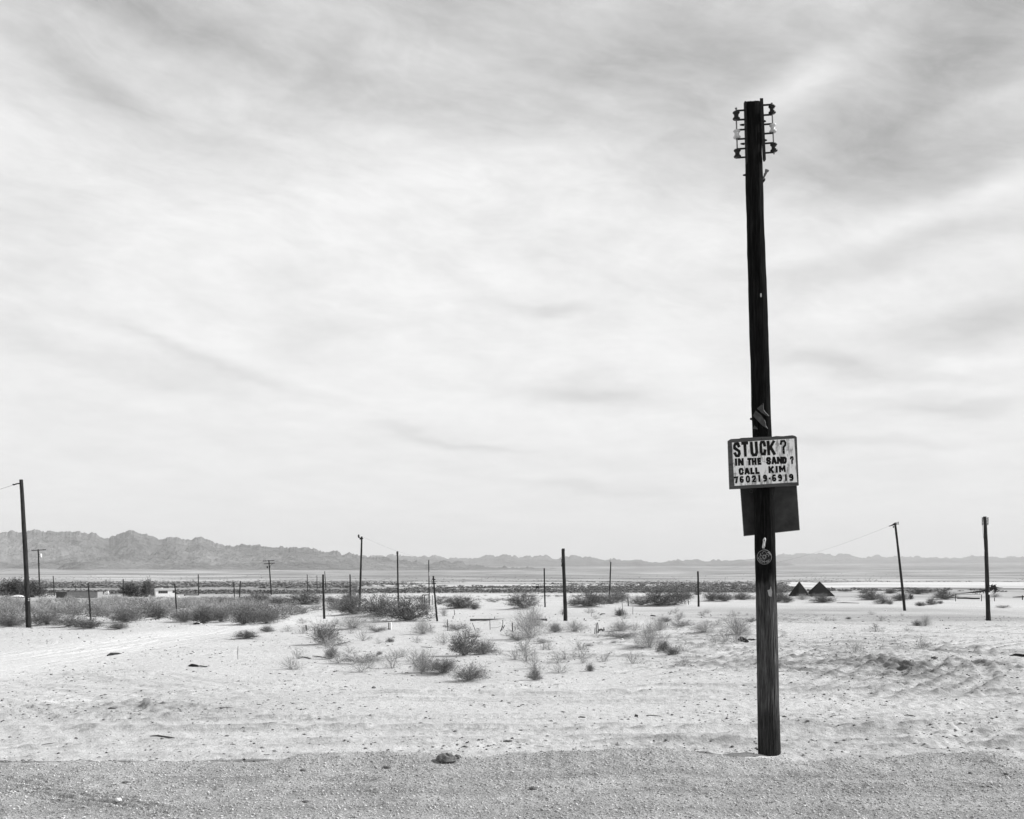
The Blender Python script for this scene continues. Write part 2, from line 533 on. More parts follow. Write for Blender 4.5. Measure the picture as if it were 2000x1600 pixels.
def thing(name, label, cat, loc=(0, 0, 0), group=None):
    o = bpy.data.objects.new(name, None)
    o.empty_display_size = .1
    o.location = loc
    COL.objects.link(o)
    return tag(o, label, cat, group)


class MB:
    """collects simple solids into one mesh (local coordinates)"""
    def __init__(self): self.v = []; self.f = []
    def add(self, vs, fs):
        k = len(self.v)
        self.v += [tuple(q) for q in vs]
        self.f += [tuple(i + k for i in q) for q in fs]
    def box(self, c, s, rot=None):
        c = Vector(c)
        vs = [Vector((x * s[0] / 2, y * s[1] / 2, z * s[2] / 2)) for x in (-1, 1) for y in (-1, 1) for z in (-1, 1)]
        if rot is not None: vs = [rot @ q for q in vs]
        self.add([q + c for q in vs], [(0, 1, 3, 2), (4, 6, 7, 5), (0, 4, 5, 1), (2, 3, 7, 6), (0, 2, 6, 4), (1, 5, 7, 3)])
        return self
    def tube(self, pts, rad, seg=8, cap=True):
        pts = [Vector(q) for q in pts]
        if not hasattr(rad, '__len__'): rad = [rad] * len(pts)
        k = len(self.v)
        for i, q in enumerate(pts):
            d = (pts[min(i + 1, len(pts) - 1)] - pts[max(i - 1, 0)]).normalized()
            a = d.cross(Vector((0, 0, 1)) if abs(d.z) < .9 else Vector((1, 0, 0))).normalized()
            c = d.cross(a)
            for j in range(seg):
                t = 2 * math.pi * j / seg
                self.v.append(tuple(q + (a * math.cos(t) + c * math.sin(t)) * rad[i]))
        for i in range(len(pts) - 1):
            for j in range(seg):
                j2 = (j + 1) % seg
                self.f.append((k + i * seg + j, k + i * seg + j2, k + (i + 1) * seg + j2, k + (i + 1) * seg + j))
        if cap:
            self.f.append(tuple(k + j for j in range(seg))[::-1])
            self.f.append(tuple(k + (len(pts) - 1) * seg + j for j in range(seg)))
        return self
    def lathe(self, c, axis, prof, seg=16):
        """prof: (offset along axis, radius)"""
        axis = Vector(axis).normalized()
        return self.tube([Vector(c) + axis * q[0] for q in prof], [q[1] for q in prof], seg)
    def prism(self, poly, y0, y1):
        """poly in xz plane, extruded along y"""
        n = len(poly)
        vs = [(q[0], y0, q[1]) for q in poly] + [(q[0], y1, q[1]) for q in poly]
        fs = [tuple(range(n)), tuple(range(n, 2 * n))[::-1]]
        fs += [(i, i + n, (i + 1) % n + n, (i + 1) % n) for i in range(n)]
        self.add(vs, fs)
        return self
    def obj(self, name, mat, parent=None, loc=(0, 0, 0), smooth=False, bevel=0.0):
        me = bpy.data.meshes.new(name)
        me.from_pydata(self.v, [], self.f)
        me.update()
        if smooth:
            me.polygons.foreach_set('use_smooth', [len(q) < 6 for q in self.f])
        me.materials.append(mat)
        o = link(name, me, parent, loc)
        if bevel:
            md = o.modifiers.new('bevel', 'BEVEL'); md.width = bevel; md.segments = 1; md.limit_method = 'ANGLE'
        return o


# ------------------------------------------------------------------ bush catalogue: where each one stands in the photograph
# (x, base y, width px, height px, kind, label)
BUSH = [
 (482, 1249, 48, 15, 'D', 'low dark bush beside the pale dirt track, a thin stake in front'),
 (522, 1235, 30, 15, 'M', 'small round spiky bush just behind the low dark bush beside the dirt track'),
 (632, 1260, 66, 44, 'M', 'large dense grey bush with a stub post at its left shoulder'),
 (646, 1288, 26, 30, 'M', 'small upright bush left of the spreading bush, a bent twig at its foot'),
 (705, 1298, 78, 30, 'W', 'low spreading grey bush on open sand right of the small upright bush'),
 (741, 1279, 10, 6, 'D', 'tiny dark tuft on bare sand above the right end of the spreading grey bush'),
 (761, 1255, 13, 8, 'D', 'tiny dark tuft alone on the sand below the white concrete stub'),
 (906, 1282, 50, 46, 'D', 'biggest dark bush in the middle of the sand, dense and rounded'),
 (945, 1280, 46, 32, 'M', 'looser bush grown onto the right side of the biggest dark bush'),
 (826, 1316, 46, 46, 'P', 'tall wispy pale bush at the left end of the front clump'),
 (868, 1318, 66, 32, 'M', 'grey spreading bush in the middle of the front clump'),
 (916, 1331, 62, 34, 'M', 'rounded grey bush at the right front of the front clump'),
 (1044, 1329, 28, 28, 'M', 'small round bush by itself right of the front clump, dark twig at its left foot'),
 (1152, 1312, 20, 18, 'M', 'small vase shaped tuft alone on open sand, right of the small round bush'),
 (1035, 1250, 76, 62, 'P', 'big hazy pale bush right of the slanting broken fence posts'),
 (1012, 1253, 38, 22, 'W', 'grey clump at the left foot of the big hazy pale bush'),
 (1084, 1237, 28, 22, 'M', 'grey bush between the big hazy pale bush and the thick cut off pole'),
 (1122, 1236, 48, 22, 'P', 'pale low bush with a white scrap, left of the group of broken stumps'),
 (1213, 1249, 62, 22, 'W', 'dark bottomed low bush right of the group of broken stumps'),
 (1212, 1234, 56, 22, 'P', 'pale fuzzy bush directly behind the dark bottomed low bush'),
 (1268, 1268, 52, 46, 'P', 'tall loose pale bush above the two small dark bushes on the sand'),
 (1244, 1270, 46, 8, 'W', 'flat grey tuft at the left foot of the tall loose pale bush'),
 (1295, 1276, 30, 24, 'M', 'small dark grey bush at the right foot of the tall loose pale bush'),
 (1311, 1282, 28, 12, 'D', 'lowest dark tuft right of the tall loose pale bush'),
 (1290, 1232, 42, 30, 'P', 'pale thin bush between the dark bottomed low bush and the tilted stub'),
 (1330, 1226, 40, 20, 'W', 'loose greyish bush around the small tilted stub'),
 (1376, 1238, 60, 22, 'P', 'faint pale bush halfway from the tilted stub to the big sign pole'),
 (1440, 1244, 62, 42, 'P', 'tangled pale tumbleweed like bush against the left side of the big sign pole'),
 (1466, 1216, 22, 16, 'W', 'small grey tuft behind the tangled pale bush, touching the big sign pole'),
 (690, 1230, 84, 26, 'P', 'long pale feathery bush left of the white concrete stub'),
 (736, 1236, 40, 18, 'W', 'grey low bush at the right end of the long pale feathery bush'),
 (826, 1240, 52, 30, 'P', 'thin pale bush between white concrete stub and small metal fence post'),
 (892, 1232, 36, 20, 'W', 'fine grey bush just right of the tall thin fence post'),
 (924, 1247, 30, 10, 'P', 'faint low tuft below the leaning fence post'),
 (1060, 1258, 40, 10, 'P', 'faint low tuft right below the big hazy pale bush'),
 (1200, 1258, 20, 4, 'P', 'barely visible dry tuft in front of the dark bottomed low bush'),
 (1211, 1206, 22, 13, 'D', 'small dark cushion bush at the foot of a tall thin rod'),
 (1150, 1263, 24, 6, 'P', 'small flattened tuft on open sand below the broken stumps'),
 (1300, 1216, 22, 8, 'D', 'small dark broken tuft behind the pale thin bushes'),
 (1024, 1191, 54, 30, 'D', 'dark dome bush left of the thick cut off pole'),
 (898, 1190, 58, 24, 'D', 'dark low bush just right of the leaning pole'),
 (868, 1204, 14, 14, 'P', 'small wispy tuft at the foot of the leaning pole'),
 (927, 1191, 20, 10, 'D', 'small dark tuft at the right end of the dark low bush by the leaning pole'),
 (693, 1203, 60, 34, 'D', 'dark bush around the foot of the tall pole with the short top bar'),
 (742, 1206, 76, 40, 'D', 'tall dark grey bush between the two tall poles'),
 (797, 1214, 86, 42, 'D', 'widest dark bush at the foot of the tall pole with pegs'),
 (826, 1193, 36, 16, 'M', 'grey bush in front of the square pipe frame'),
 (832, 1201, 8, 12, 'M', 'narrow tuft below the square pipe frame'),
 (684, 1180, 42, 22, 'D', 'round dark bush behind the short black pole'),
 (1152, 1187, 60, 28, 'D', 'dark bush on a sand hummock just right of the thick cut off pole'),
 (1120, 1184, 26, 12, 'D', 'small dark bush at the left foot of the hummock bush'),
 (1192, 1180, 66, 26, 'M', 'grey bush around the foot of the thin pole right of the hummock bush'),
 (1208, 1172, 40, 20, 'M', 'grey bush in the back behind the thin pole'),
 (1284, 1185, 56, 30, 'D', 'dark left half of the long hummock thicket'),
 (1318, 1185, 48, 32, 'D', 'dark right half of the long hummock thicket'),
 (1252, 1183, 42, 18, 'M', 'grey bush at the left end of the long hummock thicket'),
 (1341, 1172, 26, 18, 'D', 'small dark tree like bush between thicket and the lone square topped pole'),
 (1362, 1163, 14, 8, 'D', 'small round bush behind the lone square topped pole'),
 (1392, 1175, 40, 17, 'D', 'dark bush just right of the lone square topped pole'),
 (1416, 1176, 30, 16, 'D', 'dark bush second to the right of the lone square topped pole'),
 (1450, 1172, 46, 16, 'M', 'grey bush just left of the big sign pole'),
 (1521, 1177, 34, 22, 'D', 'rounded dark bush just right of the big sign pole'),
 (1538, 1178, 24, 12, 'D', 'small dark bush in front of the left pyramid'),
 (1567, 1172, 34, 12, 'P', 'pale fuzzy bush against the foot of the left pyramid'),
 (1601, 1166, 28, 10, 'W', 'grey domed bush against the foot of the right pyramid'),
 (1608, 1178, 42, 13, 'D', 'dark jagged bush in front of the right pyramid'),
 (1657, 1210, 9, 4, 'D', 'tiny dark tuft on the bare flat between sign pole and leaning pole'),
 (1687, 1159, 22, 8, 'M', 'pale grey bush far out, second bush right of the pyramids'),
 (1650, 1156, 16, 5, 'M', 'small far bush right of the right pyramid'),
 (1703, 1173, 48, 17, 'D', 'large dark bush left of the leaning pole with wires'),
 (1724, 1180, 28, 10, 'D', 'low dark bush in front of the large dark bush left of the leaning pole'),
 (1738, 1181, 12, 8, 'M', 'small grey tuft touching the low dark bush near the leaning pole'),
 (1739, 1160, 24, 10, 'D', 'dark bush far behind the large dark bush left of the leaning pole'),
 (1758, 1174, 30, 13, 'D', 'dark bush right at the leaning pole'),
 (1792, 1161, 50, 11, 'D', 'long dark bush in the back right of the leaning pole'),
 (1778, 1171, 10, 9, 'D', 'small upright dark tuft right of the leaning pole'),
 (1797, 1184, 19, 8, 'D', 'small dark cushion bush, front left of the bushes between the two right poles'),
 (1820, 1182, 22, 12, 'D', 'round dark bush, front middle of the bushes between the two right poles'),
 (1837, 1180, 12, 7, 'M', 'small grey tuft right of the round dark bush between the two right poles'),
 (1846, 1172, 40, 14, 'D', 'large dark bush at the left end of the low pipe rail'),
 (1842, 1161, 20, 8, 'D', 'small dark bush behind the large one at the left end of the pipe rail'),
 (1944, 1167, 28, 8, 'P', 'pale tuft right of the rightmost pole'),
 (1959, 1188, 24, 8, 'W', 'small flat wind blown tuft on the flat right of the rightmost pole'),
 (1790, 1223, 18, 12, 'M', 'small dark twin bush left of the feathery grey bush on the right flat'),
 (1808, 1223, 26, 22, 'P', 'feathery grey bush on the right flat below the leaning pole'),
 # thicket on the left
 (18, 1226, 56, 30, 'M', 'bush at the left picture edge beside the tall wire carrying pole'),
 (92, 1222, 62, 30, 'M', 'grey bush right of the foot of the tall wire carrying pole'),
 (135, 1226, 60, 26, 'M', 'bush between tall wire carrying pole and short dark pole, at the edge of the sand'),
 (175, 1229, 54, 20, 'D', 'dark fringe bush below the short dark pole on the left'),
 (232, 1230, 46, 16, 'M', 'foremost low grey bush at the edge of the dirt track'),
 (244, 1217, 66, 30, 'M', 'larger grey bush behind the foremost low bush at the track edge'),
 (312, 1210, 36, 20, 'D', 'dark bush on the white sand patch beside two tiny stubs'),
 (360, 1216, 56, 24, 'M', 'grey bush in front of the pole by the white trailer'),
 (398, 1219, 44, 28, 'D', 'dark bush beside the bleached debris at the end of the dirt track'),
 (432, 1216, 50, 30, 'M', 'grey bush right of the bleached debris'),
 (476, 1221, 60, 26, 'D', 'dark fringed bush behind the low dark bush by the track'),
 (520, 1219, 62, 28, 'M', 'bush at the right end of the left thicket, pale twigs'),
 (480, 1204, 80, 24, 'M', 'big grey bush in the second row of the left thicket, below the transformer pole'),
 (30, 1166, 70, 30, 'T', 'large twiggy tree like bush left of the tall wire carrying pole'),
 (62, 1167, 50, 26, 'T', 'twiggy tree like bush right behind the tall wire carrying pole'),
 (253, 1166, 46, 24, 'T', 'dark leafy tree left of the white trailer, a pole rising out of it'),
 (287, 1166, 26, 27, 'T', 'dark pointed tree right beside the white trailer'),
 (302, 1165, 18, 14, 'D', 'low dark bush squeezed against the white trailer'),
 (446, 1180, 44, 16, 'M', 'low grey bush at the foot of the pair of short poles'),
 (500, 1181, 56, 22, 'D', 'dark bush in the back row left of the leaning transformer pole'),
 (545, 1181, 50, 18, 'M', 'grey bush in the back row right of the leaning transformer pole'),
 (592, 1182, 66, 22, 'D', 'dark bush in the back row left of the thick short pole'),
 (650, 1178, 30, 12, 'M', 'grey bush in the back row right of the thick short pole'),
 (757, 1157, 10, 6, 'D', 'tiny far bush left of the tall pole with pegs'),
 (770, 1158, 14, 5, 'D', 'tiny far bush at the left edge of the tall pole with pegs'),
]
KIND_NAME = {'D': 'dark_bush', 'M': 'grey_bush', 'P': 'dry_bush', 'W': 'wispy_bush', 'T': 'desert_tree'}
BP = []
for (px, py, w, h, k, lab) in BUSH:
    g = ground(px, py)
    ww = w * g.y / F
    BP.append((g, ww, h * g.y / F))
for q, (g, ww, hh) in zip(BUSH, BP):
    if q[4] == 'D' and g.y > 60 and ww > 1.0:
        MOUNDS.append((g.x, g.y + ww * .3, ww * .55, ww * .5, min(.22, hh * .18)))
    elif q[4] != 'T':
        MOUNDS.append((g.x, g.y, ww * .4, ww * .3, min(.06, ww * .05)))
_b = ground(918, 1213.5); _c = ground(992, 1213.5)
MOUNDS.append((_c.x, _b.y - .1, 1.55, .5, .20))
for mx, my, rx, ry, h in ((4.4, 66, 3.5, 3, .12), (11.7, 31.8, .8, 1.0, .10), (17.6, 96, 3, 2, .12), (-2.0, 52, 3, 2, .10)):
    MOUNDS.append((mx, my, rx, ry, h))

# ------------------------------------------------------------------ ground mesh
front = np.linspace(R(-31), R(31), 860)
rest = np.linspace(R(31), R(329), 74)[1:-1]
ang = np.concatenate([front, rest])
rr = [0.0 + .6]
while rr[-1] < 9.0: rr.append(rr[-1] * 1.12)
rr[-1] = 9.0
r = 9.0
while r < 24300:
    if r < 14.5: st = .021
    elif r < 90: st = .021 * (r / 14.5) ** 1.55
    elif r < 1000: st = .35 * (r / 90) ** 1.25
    else: st = 7.1 * (r / 1000) ** 1.5
    r += st
    rr.append(r)
rr = np.array(rr)
NR, NA = len(rr), len(ang)
print('terrain grid', NR, NA)
RRg, AG = np.meshgrid(rr, ang, indexing='ij')
X = (RRg * np.sin(AG)).ravel(); Y = (RRg * np.cos(AG)).ravel()
Z = H0(X, Y)
for (mx, my, rx, ry, h) in MOUNDS:
    sel = np.where((np.abs(X - mx) < 3 * rx) & (np.abs(Y - my) < 3 * ry))[0]
    Z[sel] += h * np.exp(-((X[sel] - mx) / rx) ** 2 - ((Y[sel] - my) / ry) ** 2)
idx = np.arange(NR * NA).reshape(NR, NA)
a = idx[:-1, :]; bq = idx[1:, :]
a2 = np.roll(a, -1, 1); b2 = np.roll(bq, -1, 1)
Fq = np.stack([a.ravel(), a2.ravel(), b2.ravel(), bq.ravel()], 1)
V = np.stack([X, Y, Z], 1)
ctr = len(V)
me = mesh_np('ground', V, Fq, M['ground'], True)
gmask = gravel_mask(X, Y)
rmask = road_mask(X, Y)
rad = np.sqrt(X * X + Y * Y)
albedo = 1.0 - .20 * gmask + .14 * rmask - .10 * np.clip(fbm(X / 5, Y / 5, 4, 201) + .1, 0, 1)
drift = np.exp(-((X - 3.0) / .55) ** 2 - ((Y - 13.35) / .35) ** 2) + .8 * np.exp(-((X + 7.5) / 1.2) ** 2 - ((Y - 19.6) / .25) ** 2)
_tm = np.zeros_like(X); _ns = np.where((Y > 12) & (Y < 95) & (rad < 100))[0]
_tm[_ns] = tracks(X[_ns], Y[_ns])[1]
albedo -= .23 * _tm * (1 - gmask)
albedo -= .26 * sstep(85, 120, rad) * (1 - sstep(500, 540, rad)) * (1 - sstep(-.22, -.12, X / np.maximum(Y, 1))) * (1 + .8 * fbm(X / 12, Y / 12, 3, 91))
albedo += .35 * np.clip(drift, 0, 1) * (1 - gmask)
cm = churn_mask(X, Y)
albedo -= .12 * cm + .30 * np.clip(cm, 0, 1) * np.clip(fbm(X / .9, Y / .7, 4, 83) + .12, 0, 1)
# darker silty flat on the right between the poles, and litter patches
albedo -= .30 * np.exp(-((X - 24) / 17) ** 2 - ((Y - 78) / 20) ** 2) * (1 + .8 * fbm(X / 6, Y / 6, 3, 8))
albedo -= .20 * np.exp(-((X - 33) / 22) ** 2 - ((Y - 64) / 7) ** 2) * (1 + .9 * fbm(X / 5, Y / 5, 3, 18))
albedo -= .16 * np.exp(-((X - 60) / 60) ** 2 - ((Y - 210) / 80) ** 2) * (1 + .9 * fbm(X / 9, Y / 9, 3, 19))
albedo -= .08 * np.clip(fbm(X / 3, Y / 2.2, 4, 71), 0, 1) * (rad < 120)
# darker wavy bands along the gravel shoulder, broken up by noise
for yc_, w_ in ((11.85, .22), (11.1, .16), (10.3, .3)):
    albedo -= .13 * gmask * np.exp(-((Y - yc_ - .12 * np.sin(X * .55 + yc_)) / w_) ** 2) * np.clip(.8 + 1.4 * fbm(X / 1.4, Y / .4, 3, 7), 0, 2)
# far plain: scrub belt, white playa, long fan
f1 = sstep(150, 330, rad)
streak = fbm(X / 900, Y / 160, 4, 13)
PXC = np.where(Y > 1, CX + F * X / np.maximum(Y, 1), 3000)       # bearing
PYC = HY + F * 5.6 / np.maximum(rad, 50)
lo_ = np.interp(PXC, [-500, 620, 900, 1060, 1500, 1600, 2500], [1160, 1160, 1159, 1159, 1158, 1156, 1157])
hi_ = np.interp(PXC, [-500, 620, 900, 1000, 1500, 1600, 2500], [1156, 1155, 1147, 1145, 1144, 1150, 1151])
belt = sstep(hi_ - 1, hi_ + .5, PYC) * (1 - sstep(lo_ - .8, lo_ + .8, PYC)) * (rad > 300)
albedo -= belt * np.where(PXC > 1560, .10, .38)
wide = np.interp(PXC, [-500, 900, 1400, 1560, 2500], [.4, 2.0, 2, 9, 10])
plb = np.interp(PXC, [-500, 1500, 1700, 2500], [0, 0, 4, 5])
playa = sstep(hi_ - wide - 1, hi_ - wide, PYC + plb) * (1 - sstep(hi_ - .8, hi_ + .4, PYC + plb)) * (rad > 300)
beyond = (1 - sstep(hi_ - 1.5, hi_ + .2, PYC)) * (rad > 300)
st1 = fbm(X / 700 + 7, rad / 90, 4, 23)
st2 = fbm(X / 1800 + 3, rad / 420, 4, 27)
fn_ = np.clip(.44 + .16 * sstep(3500, 8500, rad) - .42 * np.clip(st1, 0, 1) * (rad < 3600) - .35 * st2 - .5 * np.clip(fbm(X / 45, rad / 60, 3, 5), -1, 1) * (rad < 2500) - .5 * np.clip(fbm(X / 160, rad / 240, 3, 6), -1, 1), 0, .66)
albedo -= beyond * np.maximum(fn_, .46 * (1 - sstep(600, 700, PXC)) * (rad < 1500) * (1 + .7 * fbm(X / 25, rad / 30, 3, 77))) * (1 - playa)
albedo += playa * (.03 + .5 * np.clip(fbm(X / 70, rad / 60, 3, 61), -.5, .3))
sf = sstep(.22, .30, X / np.maximum(Y, 1)) * sstep(210, 300, rad) * (1 - sstep(650, 800, rad))
albedo -= sf * .26 * (1 + 1.3 * fbm(X / 14, rad / 30, 4, 63))
albedo = np.clip(albedo, .15, 1.4)
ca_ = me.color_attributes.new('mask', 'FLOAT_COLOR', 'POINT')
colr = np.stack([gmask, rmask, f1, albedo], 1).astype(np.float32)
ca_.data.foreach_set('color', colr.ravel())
gobj = link('ground', me); gobj['kind'] = 'structure'


# ------------------------------------------------------------------ mountains
def mountain(name, prof, d_front, d_crest, d_back, zbase, seed, gully=.4, n_depth=170, step=1.0, scale=420.0, jagk=5.0):
    prof = np.array(prof, float)
    pxs = np.arange(prof[0, 0], prof[-1, 0] + step, step)
    T = (pxs - CX) / F
    pyc = np.interp(pxs, prof[:, 0], prof[:, 1])
    s = np.concatenate([np.linspace(0, 1, n_depth), np.linspace(1, 2, n_depth // 3)[1:]])
    SS, TT = np.meshgrid(s, T, indexing='ij')
    wob = fbm(TT * 9 + seed, TT * 0, 2, seed) * .05
    dep = np.where(SS <= 1, d_front + (d_crest - d_front) * SS, d_crest + (d_back - d_crest) * (SS - 1))
    dep = dep + wob * (d_crest - d_front) * np.clip(1 - np.abs(SS - 1), 0, 1)
    dc = d_crest + wob * (d_crest - d_front)
    Xm = TT * dep; Ym = dep
    jag = jagk * (fbm(TT * 130, TT * 0 + seed, 3, seed + 3, .6) + .8 * ridged(TT * 330, TT * 0 + seed, 3, seed + 8) - .4)
    jag = jag * np.clip(1 - np.abs(SS - 1) * 7, 0, 1)
    zc = CAMZ + (HY - (pyc[None, :] - jag)) / F * dc
    base = zbase(np.sqrt(Xm ** 2 + Ym ** 2)) - 6
    rel = np.clip(zc - base, 0, None)
    wx = .5 * fbm(Xm / (scale * 1.4), Ym / (scale * 2.4), 3, seed)
    rg = .55 * ridged(Xm / scale + wx, Ym / (scale * 3.0), 5, seed + 5, .6) + .45 * ridged(Xm / (scale * .37) + 2 * wx, Ym / (scale * .9), 4, seed + 9, .6)
    prof_s = np.where(SS <= 1, SS ** 1.25, (2 - SS) ** 1.2)
    env = np.clip(4 * SS * (1 - SS), 0, 1) * (SS <= 1)
    g = prof_s * (1 - gully * env * (1.0 - rg)) + .16 * env * (rg - .5)
    g = np.clip(g, -.02, 1.0)
    edge = sstep(0, 1, (TT - T[0]) / .012) * sstep(0, 1, (T[-1] - TT) / .012)
    Zm = base + rel * g * edge
    n0, n1 = SS.shape
    ii = np.arange(n0 * n1).reshape(n0, n1)
    fq = np.stack([ii[:-1, :-1].ravel(), ii[:-1, 1:].ravel(), ii[1:, 1:].ravel(), ii[1:, :-1].ravel()], 1)
    o = link(name, mesh_np(name, np.stack([Xm.ravel(), Ym.ravel(), Zm.ravel()], 1), fq, M['mountain'], True))
    o['kind'] = 'structure'
    return o


zb = lambda r: -3.4 + 100 * (np.clip(r - 2300, 0, None) / 7700) ** 1.2
mountain('mountain_range', [(-900, 1070), (-400, 1045), (-100, 1040), (0, 1041), (20, 1039), (45, 1040), (65, 1035), (95, 1036), (130, 1038), (160, 1041), (180, 1040),
          (213, 1051), (228, 1045), (250, 1035), (262, 1036), (290, 1046), (315, 1051), (330, 1048), (345, 1048), (367, 1055), (390, 1048), (420, 1061),
          (450, 1064), (480, 1066), (505, 1067), (530, 1067), (560, 1071), (585, 1069), (610, 1073), (640, 1077), (670, 1080),
          (700, 1084), (730, 1088), (770, 1093), (800, 1095), (830, 1100), (855, 1096), (875, 1098), (893, 1096), (910, 1103), (950, 1107), (1000, 1109), (1100, 1111)],
         7200, 9300, 11000, zb, 3, .75)
mountain('distant_mountain_range', [(640, 1090), (700, 1086), (730, 1084), (760, 1086), (800, 1085), (830, 1087), (860, 1088), (890, 1089), (915, 1091), (935, 1087), (950, 1084), (965, 1087), (985, 1086), (1003, 1084), (1015, 1088),
          (1045, 1087), (1065, 1086), (1090, 1090), (1112, 1086), (1128, 1088), (1145, 1092), (1158, 1090), (1180, 1093), (1200, 1092), (1225, 1096), (1250, 1093),
          (1265, 1096), (1290, 1098), (1325, 1092), (1350, 1095), (1400, 1095), (1450, 1094), (1500, 1096), (1560, 1100)],
         12500, 15500, 17500, zb, 11, .6, 110, 1.5, 600, 5.0)
mountain('farthest_mountain_range', [(1380, 1100), (1440, 1094), (1500, 1086), (1530, 1081), (1560, 1082), (1573, 1080), (1590, 1082), (1610, 1081), (1640, 1083), (1658, 1082), (1685, 1089),
          (1705, 1086), (1730, 1088), (1765, 1086), (1800, 1090), (1850, 1090), (1890, 1088), (1905, 1085), (1925, 1088), (1960, 1088), (2000, 1086), (2300, 1090), (2700, 1098)],
         17500, 21000, 23500, zb, 29, .55, 110, 1.5, 800, 4.5)
mountain('small_hill', [(100, 1111), (115, 1105), (130, 1100), (148, 1097), (160, 1099), (175, 1104), (195, 1110)], 6700, 7000, 7200, zb, 41, .5, 40, 1.0, 120, .6)
mountain('low_ridge', [(1480, 1117), (1520, 1112), (1560, 1110), (1600, 1115), (1640, 1119)], 11000, 12000, 12800, zb, 47, .5, 40, 2.0, 500, .8)


# ------------------------------------------------------------------ vegetation meshes
def bush_arrays(kind, seed, n_stem, n_sub, leaves, leaf, wid=.004):
    """unit bush: about 1 wide, 1 high. returns (twig verts, twig quads), (leaf verts, leaf quads)"""
    rg = np.random.default_rng(seed)
    TV, TF, LV = [], [], []
    ends = []

    def ribbon(p0, p1, w):
        d = p1 - p0
        n = rg.normal(size=3); n /= np.linalg.norm(n)
        s = np.cross(d, n); s /= (np.linalg.norm(s) + 1e-9)
        k = len(TV)
        TV.extend([p0 - s * w, p0 + s * w, p1 + s * w * .6, p1 - s * w * .6])
        TF.append((k, k + 1, k + 2, k + 3))
    lumps = [(rg.uniform(0, 6.28), rg.uniform(.65, 1.2)) for _ in range(8)]

    def reach(az_):
        v = 0; t = 0
        for (q, s) in lumps:
            w_ = math.exp(2.5 * (math.cos(az_ - q) - 1)); v += w_ * s; t += w_
        return v / t
    for i in range(n_stem):
        az_ = rg.uniform(0, 6.28)
        lean = {'D': rg.uniform(0, 1.0) ** .6, 'M': rg.uniform(.05, 1) ** .7, 'P': rg.uniform(0, 1) ** .75, 'W': rg.uniform(.35, 1) ** .6, 'T': rg.uniform(0, 1) ** .9}[kind]
        el_ = (1 - lean) * 1.5 + .06
        L = reach(az_) * rg.uniform(.72, 1.05)
        d = np.array([math.cos(az_) * math.cos(el_) * .5, math.sin(az_) * math.cos(el_) * .5, math.sin(el_) * .92 + .02]) * L
        p0 = np.array([rg.normal() * .03, rg.normal() * .03, 0.0])
        mid = p0 + d * .5 + np.array([rg.normal(), rg.normal(), abs(rg.normal())]) * .035 - np.array([0, 0, 0.0])
        end = p0 + d
        pts = [p0, p0 * .6 + mid * .4, mid, mid * .45 + end * .55 + rg.normal(size=3) * .02, end]
        for a_, b_ in zip(pts[:-1], pts[1:]):
            ribbon(a_, b_, wid)
        for j in range(n_sub):
            t = rg.uniform(.3, 1)
            q = p0 + (end - p0) * t + (mid - (p0 + end) / 2) * (1 - abs(2 * t - 1))
            dd = d * .16 + rg.normal(size=3) * .085 + np.array([0, 0, .03])
            q2 = q + dd * rg.uniform(.4, 1.0)
            q2[2] = max(q2[2], .01)
            ribbon(q, q2, wid * .6)
            q3 = q2 + dd * .4 + rg.normal(size=3) * .035
            q3[2] = max(q3[2], .01)
            ribbon(q2, q3, wid * .45)
            ends.append((q, q2)); ends.append((q2, q3))
        ends.append((mid, end))
    LF = []
    if leaves:
        pick = rg.integers(0, len(ends), leaves)
        for k_, e in enumerate(pick):
            a_, b_ = ends[e]
            c = a_ + (b_ - a_) * rg.uniform(0, 1.15) + rg.normal(size=3) * .014
            c[2] = max(c[2], .006)
            n = rg.normal(size=3); n /= np.linalg.norm(n)
            s = np.cross(n, rg.normal(size=3)); s /= np.linalg.norm(s)
            t = np.cross(n, s)
            sz = leaf * rg.uniform(.5, 1.3)
            k = len(LV)
            LV.extend([c - s * sz, c + t * sz * .5, c + s * sz, c - t * sz * .5])
            LF.append((k, k + 1, k + 2, k + 3))
    return (np.array(TV), np.array(TF)), (np.array(LV).reshape(-1, 3), np.array(LF).reshape(-1, 4))


PROTO = {}
for k, n in (('D', 4), ('M', 4), ('P', 3), ('W', 3), ('T', 2)):
    PROTO[k] = []
    for i in range(n):
        cfg = {'D': (120, 9, 6000, .014, .0035), 'M': (130, 11, 4200, .013, .0032), 'P': (130, 12, 500, .010, .0026),
               'W': (110, 10, 900, .011, .003), 'T': (90, 10, 6500, .022, .006)}[k]
        t_, l_ = bush_arrays(k, 100 * ord(k) + i, *cfg)
        tm = {'D': 'twig', 'M': 'twig', 'P': 'leaf_pale', 'W': 'twig', 'T': 'twig'}[k]
        lm = {'D': 'leaf_dark', 'M': 'leaf_mid', 'P': 'leaf_pale', 'W': 'leaf_mid', 'T': 'leaf_dark'}[k]
        PROTO[k].append((mesh_np('twigs', t_[0], t_[1], M[tm]), mesh_np('foliage', l_[0], l_[1], M[lm])))

